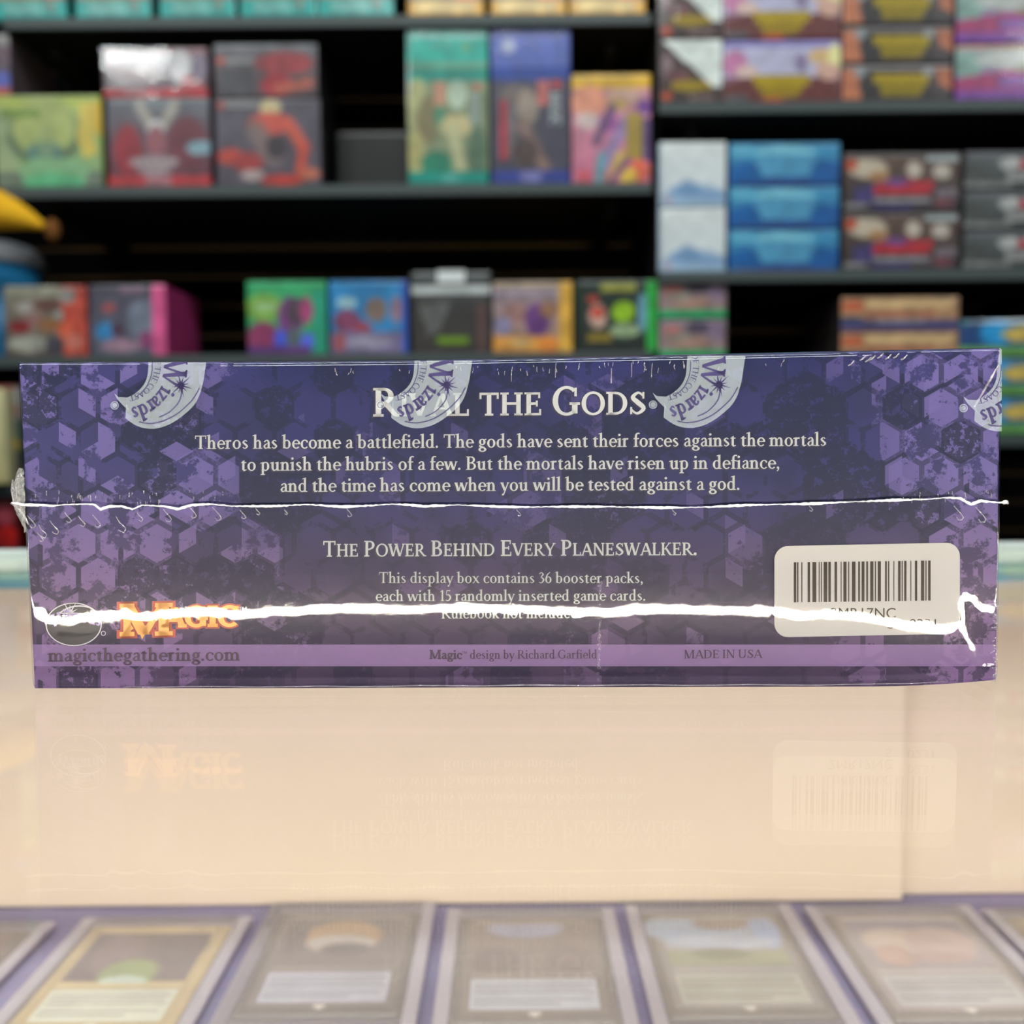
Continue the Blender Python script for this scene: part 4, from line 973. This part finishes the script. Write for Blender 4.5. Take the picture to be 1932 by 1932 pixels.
product('card_box', 1079, 1227, 141, SH['B'], [('g', (205, 150, 165), (190, 110, 140)), ('r', 0, 0, 1, .12, (216, 172, 40)), ('e', .22, .25, .24, .16, (222, 150, 125)), ('e', .2, .42, .16, .08, (205, 185, 185)), ('e', .66, .2, .24, .08, (196, 160, 145)), ('e', .58, .28, .14, .05, (190, 160, 90)), ('e', .46, .44, .13, .1, (165, 90, 165)), ('l', .38, .85, .7, .42, .07, (150, 130, 178)), ('l', .3, .62, .52, .3, .05, (98, 75, 110)), ('e', .92, .3, .09, .08, (120, 70, 155)), ('r', .7, .36, .9, .78, (172, 148, 72)), ('r', .9, .4, 1, .8, (95, 70, 120)), ('l', .5, .98, .62, .74, .06, (205, 180, 95)), ('l', .34, .98, .38, .74, .05, (95, 165, 175)), ('e', .86, .88, .13, .11, (222, 105, 80)), ('e', .72, .93, .12, .08, (210, 178, 75)), ('l', .5, .98, .7, .8, .04, (115, 65, 120)), ('e', .16, .93, .1, .06, (210, 95, 110)), ('n', .12, 11, 3)],
        'pink and yellow box at the right end of the second shelf', (110, 70, 100), (210, 170, 50), .15, [('STRIXHAVEN', .71, .36, .9, .78, (190, 165, 85), True)], True)
# third shelf
product('board_game_box', 8, 162, 540, SH['C'], [('g', (132, 130, 118), (108, 92, 84)), ('r', 0, 0, .75, .16, (150, 148, 132)), ('e', .28, .3, .14, .08, (170, 165, 160)), ('e', .35, .48, .12, .1, (160, 120, 118)), ('e', .18, .58, .14, .1, (135, 45, 50)), ('e', .55, .28, .22, .1, (110, 78, 72)), ('e', .72, .42, .13, .08, (160, 168, 162)), ('e', .55, .55, .16, .1, (150, 105, 70)), ('e', .28, .83, .28, .12, (158, 160, 150)), ('r', .72, 0, 1, 1, (195, 80, 66)), ('e', .78, .14, .1, .12, (150, 148, 145)), ('e', .74, .62, .1, .14, (206, 95, 70)), ('e', .84, .8, .12, .12, (205, 120, 105)), ('e', .6, .85, .12, .14, (72, 70, 82)), ('n', .15, 12, 3)],
        'red-sided box with a busy picture at the left end of the third shelf', (165, 52, 48), (150, 145, 135), .12)
product('card_box', 168, 312, 538, SH['C'], [('g', (86, 84, 100), (100, 104, 124)), ('r', 0, 0, 1, .1, (74, 70, 86)), ('r', .4, .02, .72, .1, (140, 110, 135)), ('r', 0, .1, 1, .13, (150, 155, 165)), ('e', .26, .32, .1, .07, (165, 85, 88)), ('e', .2, .66, .13, .14, (60, 140, 200)), ('e', .36, .64, .08, .1, (85, 55, 78)), ('e', .4, .86, .28, .09, (165, 130, 150)), ('e', .72, .5, .24, .3, (122, 130, 150)), ('e', .74, .78, .1, .14, (140, 70, 115)), ('r', .84, 0, 1, 1, (222, 92, 150)), ('n', .12, 13, 3)],
        'grey box with a bright pink right side on the third shelf', (176, 58, 118), (90, 70, 90), .2)
product('card_box', 466, 615, 531, SH['C'], [('f', (58, 170, 112)), ('e', .22, .36, .26, .2, (130, 180, 80)), ('r', .1, .3, .36, .4, (160, 200, 140)), ('e', .55, .5, .17, .3, (135, 70, 145)), ('e', .62, .42, .14, .2, (85, 70, 85)), ('e', .75, .4, .08, .2, (175, 75, 125)), ('e', .2, .78, .22, .24, (148, 62, 105)), ('e', .42, .8, .1, .14, (70, 90, 215)), ('e', .58, .78, .1, .16, (92, 105, 112)), ('e', .76, .84, .1, .14, (85, 105, 225)), ('r', .0, .9, .8, 1, (100, 60, 130)), ('r', .83, .1, 1, 1, (42, 158, 128)), ('n', .1, 14, 3)],
        'green box with a purple print on the third shelf', (32, 135, 105), (50, 160, 105), .12)
product('card_box', 622, 768, 530, SH['C'], [('f', (50, 135, 195)), ('e', .22, .3, .14, .08, (160, 200, 215)), ('e', .6, .4, .15, .18, (135, 115, 108)), ('e', .22, .55, .18, .16, (135, 70, 105)), ('e', .42, .66, .12, .1, (165, 75, 95)), ('e', .86, .4, .07, .2, (150, 120, 135)), ('r', 0, .72, 1, 1, (120, 110, 150)), ('e', .5, .84, .32, .09, (160, 155, 180)), ('e', .12, .84, .08, .14, (170, 90, 100)), ('r', .93, 0, 1, 1, (60, 95, 190)), ('n', .12, 15, 3)],
        'blue box with a red print on the third shelf', (45, 75, 165), (60, 140, 195), .12)
product('card_box', 776, 925, 514, SH['C'], [('g', (58, 62, 62), (62, 58, 58)), ('r', 0, 0, 1, .15, (78, 84, 86)), ('r', 0, .17, 1, .28, (196, 204, 206)), ('r', .06, .3, .94, .34, (84, 88, 90)), ('p', [(.1, .4), (.5, .36), (.36, .72), (.2, .8)], (98, 100, 100)), ('r', .82, .4, .95, 1, (96, 72, 72)), ('n', .1, 16, 4)],
        'dark grey box with a white band near its top on the third shelf', (44, 46, 48), (120, 126, 128), .12, extra=[('hang_tab', (.33, -.02, .68, .13), .004, (225, 232, 234)), ('green_title_plate', (.32, .8, .72, .89), 0, (112, 150, 42))])
product('card_box', 930, 1079, 532, SH['C'], [('g', (150, 138, 155), (165, 130, 110)), ('r', 0, 0, .85, .1, (165, 145, 125)), ('r', 0, .12, .85, .15, (175, 165, 195)), ('e', .28, .45, .18, .16, (158, 120, 118)), ('e', .56, .55, .16, .26, (108, 65, 130)), ('e', .7, .4, .12, .12, (150, 110, 85)), ('e', .12, .62, .12, .14, (140, 135, 170)), ('r', .0, .78, .8, 1, (212, 150, 72)), ('e', .7, .9, .14, .12, (228, 140, 60)), ('e', .35, .86, .14, .06, (215, 180, 120)), ('r', .84, 0, 1, 1, (222, 172, 72)), ('n', .15, 17, 3)],
        'purple and gold box on the third shelf', (190, 140, 50), (215, 170, 75), .12)
product('card_box', 1088, 1240, 530, SH['C'], [('g', (40, 56, 52), (36, 46, 44)), ('r', .3, .04, .72, .15, (150, 150, 65)), ('e', .2, .26, .07, .06, (190, 75, 60)), ('e', .26, .5, .12, .18, (200, 165, 150)), ('e', .26, .44, .09, .08, (205, 75, 60)), ('e', .58, .44, .15, .16, (150, 200, 40)), ('e', .6, .7, .2, .1, (150, 175, 135)), ('r', .12, .74, .44, .86, (150, 130, 50)), ('e', .82, .45, .06, .3, (110, 165, 190)), ('r', .86, 0, 1, 1, (50, 175, 75)), ('n', .12, 18, 3)],
        'black box with a lime print and green right edge on the third shelf', (36, 140, 60), (45, 60, 55), .12)
# upper right shelf: four stacks with yellow titles
tri = [('g', (66, 50, 52), (62, 48, 48)), ('p', [(.08, .02), (1, .02), (1, .72), (.86, .74)], (222, 232, 230)), ('e', .12, .42, .1, .2, (130, 110, 115)), ('e', .3, .55, .2, .1, (105, 65, 70)), ('e', .5, .72, .32, .1, (120, 105, 28)), ('e', .13, .88, .08, .08, (185, 75, 45)), ('r', .5, .88, .88, .97, (110, 92, 90)), ('n', .12, 19, 3)]
YT = (190, 160, 26)
def stack(px0, px1, ytops, shelfz, ops, labels, name='card_box', **kw):
    """a stack built from its foot up; ytops[0] is the top of the lowest box"""
    o = product(name, px0, px1, ytops[0], shelfz, ops, labels[0], **kw); h = o['dims'][1]; out = [o]
    for i, lb in enumerate(labels[1:], 1): out.append(copy_to(o, lb, dz=i * (h + .0034)))
    return out
stack(1243, 1362, [76], SH['D'], tri, ['dark box with a white triangle, lower of two on the upper right shelf', 'dark box with a white triangle, upper of two at the top edge'], side=(50, 38, 40), top=(60, 50, 52), depth=.2, text=[('STRIXHAVEN', .2, .66, .84, .78, YT)], film=True, group='boxes with white triangles')
lil = [('g', (150, 140, 195), (120, 60, 58)), ('r', 0, .04, 1, .6, (182, 182, 212)), ('r', 0, .0, 1, .08, (118, 110, 185)), ('e', .1, .36, .11, .22, (195, 125, 170)), ('e', .2, .5, .1, .12, (205, 180, 175)), ('e', .66, .35, .06, .16, (140, 128, 165)), ('e', .84, .25, .12, .14, (214, 180, 130)), ('e', .95, .28, .06, .25, (226, 222, 160)), ('e', .9, .5, .12, .14, (205, 165, 150)), ('p', [(0, .72), (.22, .58), (.78, .58), (1, .7), (1, 1), (0, 1)], (102, 50, 52)), ('p', [(.24, .56), (.74, .56), (.68, .78), (.62, .92), (.34, .92), (.3, .78)], (150, 128, 22)), ('e', .42, .96, .1, .06, (170, 75, 45)), ('r', .02, .86, .2, .98, (92, 88, 92)), ('n', .1, 20, 3)]
stack(1365, 1586, [78], SH['D'], lil, ['lilac-topped box with a yellow title, lower of two', 'lilac-topped box with a yellow title, upper of two at the top edge'], side=(70, 40, 42), top=(120, 110, 170), depth=.2, text=[('STRIXHAVEN', .25, .58, .74, .72, (205, 178, 30)), ('SCHOOL OF MAGES', .34, .77, .66, .84, (180, 150, 30))], film=True, group='lilac boxes with yellow titles')
oran = [('g', (88, 80, 82), (62, 56, 60)), ('p', [(0, .1), (.14, .1), (.14, .7), (.28, .72), (.28, .94), (0, .94)], (182, 112, 82)), ('p', [(.84, .05), (1, .05), (1, .7), (.88, .5)], (182, 112, 84)), ('r', .16, .18, .8, .9, (52, 48, 52)), ('p', [(.26, .22), (.8, .22), (.77, .5), (.7, .82), (.36, .82), (.32, .5)], (140, 122, 24)), ('e', .16, .2, .06, .12, (135, 145, 150)), ('e', .78, .2, .06, .12, (150, 155, 160)), ('n', .12, 21, 3)]
stack(1590, 1796, [124], SH['D'], oran, ['black and orange box with a yellow title, lowest of three', 'black and orange box with a yellow title, middle of three', 'black and orange box with a yellow title, topmost of three'], side=(60, 50, 50), top=(90, 82, 84), depth=.2, text=[('STRIXHAVEN', .27, .26, .79, .48, (200, 176, 32)), ('SCHOOL OF MAGES', .36, .6, .7, .74, (165, 145, 35))], film=True, group='black and orange boxes')
purp = [('g', (150, 170, 165), (120, 62, 150)), ('r', 0, 0, 1, .06, (190, 110, 70)), ('e', .1, .35, .16, .24, (130, 165, 158)), ('e', .5, .25, .34, .16, (185, 192, 190)), ('e', .75, .42, .22, .12, (160, 160, 140)), ('p', [(0, .6), (.4, .46), (1, .42), (1, 1), (0, 1)], (158, 58, 108)), ('r', .0, .78, 1, 1, (124, 68, 156)), ('r', .4, .56, 1, .76, (130, 85, 160)), ('r', 0, .93, 1, 1, (90, 45, 130)), ('n', .12, 22, 3)]
stack(1803, 2010, [86], SH['D'], purp, ['purple-footed pale box at the right picture edge, lower of two', 'purple-footed pale box at the right picture edge, upper of two'], side=(90, 60, 110), top=(170, 150, 130), depth=.2, film=True, group='purple-footed boxes at the right edge')
# lower right shelf
snow = [('g', (218, 226, 228), (208, 220, 228)), ('p', [(0, .86), (.22, .7), (.42, .58), (.62, .7), (.8, .68), (1, .78), (1, 1), (0, 1)], (150, 180, 212)), ('e', .45, .75, .26, .12, (120, 158, 200)), ('e', .8, .84, .2, .1, (132, 166, 205)), ('r', 0, .93, 1, 1, (160, 192, 220)), ('e', .14, .9, .06, .05, (195, 170, 190)), ('r', .0, 0, .04, 1, (170, 190, 210)), ('n', .04, 23, 3)]
stack(1243, 1369, [393], SH['E'], snow, ['white box with a blue mountain print, lower of two', 'white box with a blue mountain print, upper of two'], side=(150, 175, 195), top=(215, 222, 225), lside=(130, 150, 165), depth=.12, group='white and blue boxes')
blue = [('g', (70, 160, 200), (28, 84, 150)), ('r', 0, 0, 1, .12, (62, 140, 185)), ('e', .5, .2, .3, .12, (120, 190, 212)), ('p', [(.2, .28), (.8, .28), (.72, .78), (.3, .78)], (78, 150, 190)), ('e', .12, .2, .12, .14, (92, 172, 205)), ('r', 0, .84, 1, 1, (48, 72, 140)), ('p', [(0, .6), (.2, .4), (.3, .9), (0, 1)], (24, 96, 165)), ('p', [(1, .5), (.82, .4), (.72, .9), (1, 1)], (26, 92, 160)), ('n', .08, 24, 3)]
stack(1376, 1582, [434], SH['E'], blue, ['blue box with a pale title, lowest of three', 'blue box with a pale title, middle of three', 'blue box with a pale title, topmost of three'], side=(24, 70, 130), top=(60, 140, 185), depth=.2, film=True, group='blue boxes on the lower right shelf')
red = [('g', (98, 76, 66), (60, 56, 62)), ('r', 0, 0, 1, .08, (92, 82, 82)), ('e', .2, .26, .18, .18, (190, 178, 160)), ('e', .06, .2, .05, .1, (190, 80, 55)), ('e', .3, .4, .1, .1, (160, 120, 80)), ('e', .6, .28, .07, .15, (200, 190, 178)), ('e', .84, .32, .08, .14, (195, 186, 176)), ('r', .7, .04, .98, .16, (165, 178, 182)), ('p', [(.08, .6), (.3, .5), (.3, .85), (.08, .85)], (72, 66, 120)), ('p', [(.25, .56), (.55, .44), (.78, .5), (.74, .72), (.25, .72)], (178, 50, 62)), ('e', .45, .5, .14, .06, (110, 70, 130)), ('r', .24, .74, .76, .88, (135, 132, 140)), ('r', .22, .9, .6, .97, (56, 52, 130)), ('r', .0, .86, .2, .97, (128, 125, 128)), ('r', .8, .6, .98, .76, (120, 110, 120)), ('e', .86, .86, .1, .08, (120, 70, 82)), ('n', .12, 25, 3)]
stack(1592, 1810, [402], SH['E'], red, ['dark box with a red and white title, lower of two beside the blue boxes', 'dark box with a red and white title, upper of two beside the blue boxes'], side=(60, 55, 58), top=(130, 128, 130), depth=.2, film=True, group='dark boxes with red titles')
drk = [('g', (88, 92, 98), (62, 68, 68)), ('r', .6, 0, 1, .14, (100, 70, 130)), ('p', [(.4, .2), (1, .14), (1, .44), (.36, .46)], (178, 56, 70)), ('e', .38, .3, .09, .18, (178, 182, 182)), ('e', .62, .2, .1, .14, (190, 180, 185)), ('r', .36, .5, 1, .76, (148, 150, 150)), ('r', .0, .82, .4, .96, (125, 130, 130)), ('r', 0, .3, .2, .7, (72, 78, 78)), ('n', .12, 26, 3)]
stack(1818, 2040, [437], SH['E'], drk, ['grey box with a red band at the right picture edge, lowest of three', 'grey box with a red band at the right picture edge, middle of three', 'grey box with a red band at the right picture edge, topmost of three'], side=(66, 70, 72), top=(110, 90, 120), depth=.2, film=True, group='grey boxes with red bands')
# low right shelf
pink = [('g', (135, 122, 132), (150, 122, 122)), ('e', .2, .3, .14, .16, (175, 110, 108)), ('e', .6, .2, .2, .18, (78, 68, 92)), ('e', .86, .3, .12, .25, (140, 120, 150)), ('e', .45, .6, .3, .14, (180, 140, 125)), ('e', .3, .45, .2, .1, (145, 145, 135)), ('r', 0, .82, 1, 1, (40, 158, 102)), ('n', .15, 27, 3)]
stack(1244, 1369, [754], SH['F'], pink, ['pale box with a green foot band, lowest of four behind the purple box', 'pale box with a green foot band, second from the bottom of four', 'pale box with a green foot band, third from the bottom of four', 'pale box with a green foot band, topmost of four under the white boxes'], side=(90, 85, 95), top=(60, 150, 105), depth=.19, group='pale boxes with green bands')
org = [('g', (165, 128, 100), (190, 145, 108)), ('e', .1, .26, .1, .18, (200, 105, 72)), ('r', .2, .06, .96, .36, (208, 176, 128)), ('r', .2, .4, .8, .62, (165, 104, 82)), ('e', .08, .7, .12, .16, (62, 60, 70)), ('r', 0, .7, 1, .9, (66, 72, 118)), ('r', .3, .7, .72, .78, (125, 130, 150)), ('r', 0, .9, 1, 1, (130, 100, 130)), ('n', .1, 28, 3)]
stack(1585, 1805, [760], SH['F'], org, ['flat gold and blue box, lowest of its stack behind the purple box', 'flat gold and blue box, second from the bottom of its stack', 'flat gold and blue box, third from the bottom of its stack', 'flat gold and blue box, topmost of its stack above the purple box'], lside=(62, 54, 56), side=(70, 50, 40), top=(120, 90, 60), depth=.24, group='flat gold and blue boxes')
yel = [('g', (60, 105, 130), (70, 110, 125)), ('e', .15, .4, .2, .3, (40, 75, 130)), ('e', .32, .35, .16, .35, (40, 150, 215)), ('e', .62, .38, .28, .22, (212, 178, 72)), ('r', .42, .2, 1, .58, (206, 180, 92)), ('r', 0, .62, 1, .68, (30, 90, 130)), ('r', 0, .70, 1, 1, (112, 168, 92)), ('r', 0, .94, 1, 1, (40, 120, 70)), ('n', .1, 29, 3)]
stack(1808, 2030, [751], SH['F'], yel, ['flat yellow and green box, lowest of three at the right edge', 'flat yellow and green box, middle of three at the right edge', 'flat yellow and green box, topmost of three at the right edge'], side=(90, 130, 70), top=(70, 110, 110), depth=.22, group='flat yellow and green boxes')
# low left, seen past the end of the purple box
o = product('card_box', -120, 37, 858, SH['G'], [('g', (85, 100, 92), (120, 85, 85)), ('e', .88, .1, .1, .5, (120, 120, 110)), ('n', .15, 30, 3)], 'dull pink and green pack at the left edge, lowest of its stack', (70, 72, 70), (80, 90, 85), .14)
z1 = o.location.z + o['dims'][1] + .001
o = product('card_box', -120, 37, 795, z1, [('g', (88, 112, 100), (70, 88, 80)), ('e', .9, .72, .09, .24, (205, 165, 42)), ('n', .12, 31, 3)], 'grey-green pack with a yellow dot at the left edge', (75, 90, 82), (90, 105, 95), .14)
z2 = o.location.z + o['dims'][1] + .001
product('card_box', -120, 37, 728, z2, [('g', (150, 152, 148), (150, 142, 140)), ('e', .82, .2, .1, .22, (170, 72, 62)), ('e', .88, .7, .1, .2, (165, 100, 90)), ('r', .6, 0, 1, .1, (120, 60, 55)), ('n', .15, 32, 3)], 'white and red pack at the left edge, topmost of its stack', (140, 140, 136), (150, 150, 145), .14)
product('card_box', -140, 9, 735, SH['G'], [('g', (214, 210, 165), (190, 182, 130)), ('n', .06, 33, 4)], 'cream box at the very left edge, in front of the packs', (200, 196, 150), (210, 206, 160), .030, yoff=-.036 + .010)
product('card_box', -120, 32, 942, SH['H'], [('g', (70, 18, 22), (112, 22, 26)), ('e', .85, .3, .12, .18, (150, 60, 75)), ('e', .86, .68, .14, .2, (180, 26, 24)), ('n', .2, 34, 3)], 'dark red box low at the left edge above the counter', (90, 20, 24), (60, 20, 24), .14)

# rounded things on the far left: a blue tin and a yellow plush tip
ty = YF + .215; zb = SH['C']
tx = at(-12, 520, ty).x; r_ = at(76, 500, ty).x - tx
zt = at(6, 476, ty).z; zm = at(6, 513, ty).z
t = empty('storage_tin', (tx, ty, zb))
t.location = (tx, ty, zb)
mb = MB(); mb.lathe([(r_ * .92, .0005), (r_ * .95, .01), (r_ * .95, zm - zb + .008)], 32)
tb = obj('tin_body', mb.mesh('tin_body', (), True), mat('sky_blue_tin', (48, 150, 215), .35, 0, .5, .15, 18), t, (0, 0, 0))
mb = MB(); hz = zt - zm + .01; b0 = zm - zb + .0085
mb.lathe([(r_ * 1.02, b0), (r_ * 1.04, b0 + .006), (r_ * .98, b0 + hz * .45), (r_ * .8, b0 + hz * .8), (r_ * .45, b0 + hz), (r_ * .1, b0 + hz * 1.05)], 32)
obj('tin_lid', mb.mesh('tin_lid', (), True), mat('grey_white_lid', (168, 172, 182), .5, 0, .5, .12, 25), t, (0, 0, 0))
tag(t, 'sky-blue round tin with a pale domed lid at the left edge behind the red-sided box', 'tin')
t = empty('plush_toy', at(-40, 400, YF - .03))
mb = MB()
Yp = YF - .03
prof = [(-190, 372, 60), (-120, 378, 54), (-60, 386, 46), (0, 397, 35), (30, 406, 26), (55, 415, 17), (76, 424, 9), (86, 428, 4)]
mb.tube([at(x, y, Yp) for x, y, h in prof], [h * Yp / FOC for x, y, h in prof], 20)
o = obj('plush_body', mb.mesh('plush_body', (), True), mat('yellow_plush', (238, 182, 44), .9, 0, .1, .12, 30), t)
mb = MB(); c = at(99, 434, Yp); rr = 14 * Yp / FOC
mb.lathe([(rr * math.cos(a), rr * 1.5 * math.sin(a)) for a in [math.pi * (i / 10 - .5) for i in range(11)]], 18, c)
mb.tube([at(80, 424, Yp), at(92, 430, Yp)], [.004, .004], 8)
obj('plush_tip', mb.mesh('plush_tip', (), True), mat('orange_plush', (120, 78, 40), .9, 0, .1, .15, 40), t)
tag(t, 'yellow cone-shaped plush toy with an orange ball tip hanging at the left edge', 'plush toy')

# ------------------------------------------------------------------ cards in rigid sleeves under the glass
WC, HCD = .0630, .0880
def card_art(body, border, art, textc, extra=()):
    ops = [('f', border), ('r', .05, .035, .95, .93, body), ('r', .09, .09, .91, .56, art[0])]
    for a in art[1:]:
        if a[0] == 'e': ops.append(('e', .09 + a[1] * .82, .09 + a[2] * .47, a[3] * .82, a[4] * .47) + tuple(a[5:]))
        elif a[0] == 'r': ops.append(('r', .09 + a[1] * .82, .09 + a[2] * .47, .09 + a[3] * .82, .09 + a[4] * .47, a[5]))
    ops += [('r', .09, .045, .91, .085, tuple(min(255, v + 25) for v in body)), ('r', .09, .575, .91, .62, tuple(min(255, v + 25) for v in body)), ('r', .09, .63, .91, .88, textc)]
    ops.append(('e', .5, .925, .05, .012, (232, 222, 212)))
    for i in range(5): ops.append(('r', .14, .665 + i * .042, .86 - (.2 if i == 4 else .02 * (i % 2)), .68 + i * .042, tuple(v * .78 for v in textc)))
    ops.append(('n', .06, len(extra) + 3, 5)); ops += list(extra)
    return ops
def toploader(xc, yfar, ops, label, dz=0):
    """xc = picture x of the middle of the far edge"""
    q = at_z(xc, yfar, TZ + .004)
    W2, D2 = .0765 / 2, .1015
    t = empty('sleeved_card', (q.x, q.y - D2, TZ + .0008 + dz))
    me = box_mesh('card', WC, HCD, .0007, ops, (60, 55, 52), (60, 55, 52), .0016, m=CARDP)
    me.transform(Matrix.Translation((0, D2 / 2 - HCD / 2, .0022)) @ Matrix.Rotation(R(-90), 4, 'X'))
    obj('card', me, None, t, (0, 0, 0))
    # sleeve: two clear sheets with welded side rims, and a thumb notch at the near end
    for nm, z0, z1 in (('back_sheet', .0002, .0010), ('front_sheet', .0026, .0034)):
        mb = MB(); n = 14
        nr = 0
        edge = [(W2, 0), (W2, D2), (-W2, D2), (-W2, 0)]
        if nr: edge += [(-nr + 2 * nr * i / n, nr * .7 * math.sin(math.pi * i / n)) for i in range(n + 1)]
        mb.poly([(x, y, z1) for x, y in edge]); mb.poly([(x, y, z0) for x, y in edge][::-1])
        for i in range(len(edge)):
            a, b = edge[i], edge[(i + 1) % len(edge)]
            mb.poly([(*a, z0), (*b, z0), (*b, z1), (*a, z1)])
        obj(nm, mb.mesh(nm), HOLDER, t, (0, 0, 0))
    mb = MB()
    for a, b in (((-W2, 0, .0010), (-W2 + .0055, D2, .0026)), ((W2 - .0055, 0, .0010), (W2, D2, .0026)), ((-W2 + .0055, D2 - .006, .0010), (W2 - .0055, D2, .0026))): mb.box(a, b)
    obj('welded_rim', mb.mesh('welded_rim'), mat('lilac_rim', (196, 186, 196), .35, 0, .5), t, (0, 0, 0))
    tag(t, label, 'card')
    return t
BRN = (104, 88, 80)
toploader(-55, 1738, card_art((95, 70, 62), BRN, [(110, 72, 58), ('e', .6, .5, .3, .4, (92, 62, 55))], (130, 112, 100)), 'brown sleeved card cut off by the left picture edge')
toploader(318, 1728, card_art((196, 172, 118), (205, 178, 122), [(98, 78, 76), ('e', .3, .4, .2, .5, (120, 96, 92)), ('e', .8, .3, .2, .4, (80, 62, 60)), ('e', .5, .85, .24, .3, (140, 160, 80)), ('e', .5, 1, .2, .12, (200, 215, 200))], (226, 224, 205)), 'gold-bordered card with a dark picture and green glow, in a sleeve')
toploader(668, 1703, card_art((120, 108, 104), (84, 74, 66), [(112, 98, 96), ('e', .5, .4, .34, .36, (188, 150, 104)), ('e', .5, .55, .3, .2, (196, 184, 176)), ('e', .56, .68, .22, .14, (80, 72, 72)), ('e', .1, .4, .1, .4, (98, 86, 86))], (196, 196, 212)), 'sleeved card with an orange swirl picture and pale blue text box')
toploader(1001, 1712, card_art((128, 112, 102), (104, 92, 80), [(130, 112, 102), ('e', .45, .1, .34, .22, (160, 162, 190)), ('e', .2, .8, .2, .3, (112, 94, 86)), ('e', .8, .75, .2, .3, (118, 98, 88))], (204, 204, 214)), 'middle sleeved card with a plain brown picture')
toploader(1333, 1704, card_art((150, 142, 134), (112, 100, 84), [(176, 172, 172), ('e', .3, .2, .5, .3, (176, 192, 218)), ('e', .9, .25, .12, .4, (165, 188, 230)), ('e', .55, .1, .25, .16, (160, 140, 130)), ('e', .5, .5, .5, .16, (196, 202, 220)), ('r', 0, .68, 1, 1, (158, 158, 120)), ('e', .45, .75, .25, .12, (128, 128, 86))], (192, 188, 172)), 'sleeved card with a blue sky and green land picture')
toploader(1672, 1706, card_art((170, 156, 152), (122, 108, 94), [(168, 152, 156), ('r', 0, 0, 1, .2, (150, 140, 158)), ('e', .35, .45, .3, .3, (214, 192, 176)), ('e', .7, .5, .3, .35, (205, 176, 166)), ('e', .25, .75, .16, .22, (206, 166, 150)), ('e', .6, .8, .3, .12, (190, 158, 146))], (200, 194, 194)), 'sleeved card with a pink and peach cloud picture')
toploader(2008, 1712, card_art((170, 140, 92), (150, 124, 84), [(165, 132, 84), ('e', .4, .5, .4, .4, (180, 150, 100))], (190, 170, 130)), 'tan sleeved card cut off by the right picture edge')
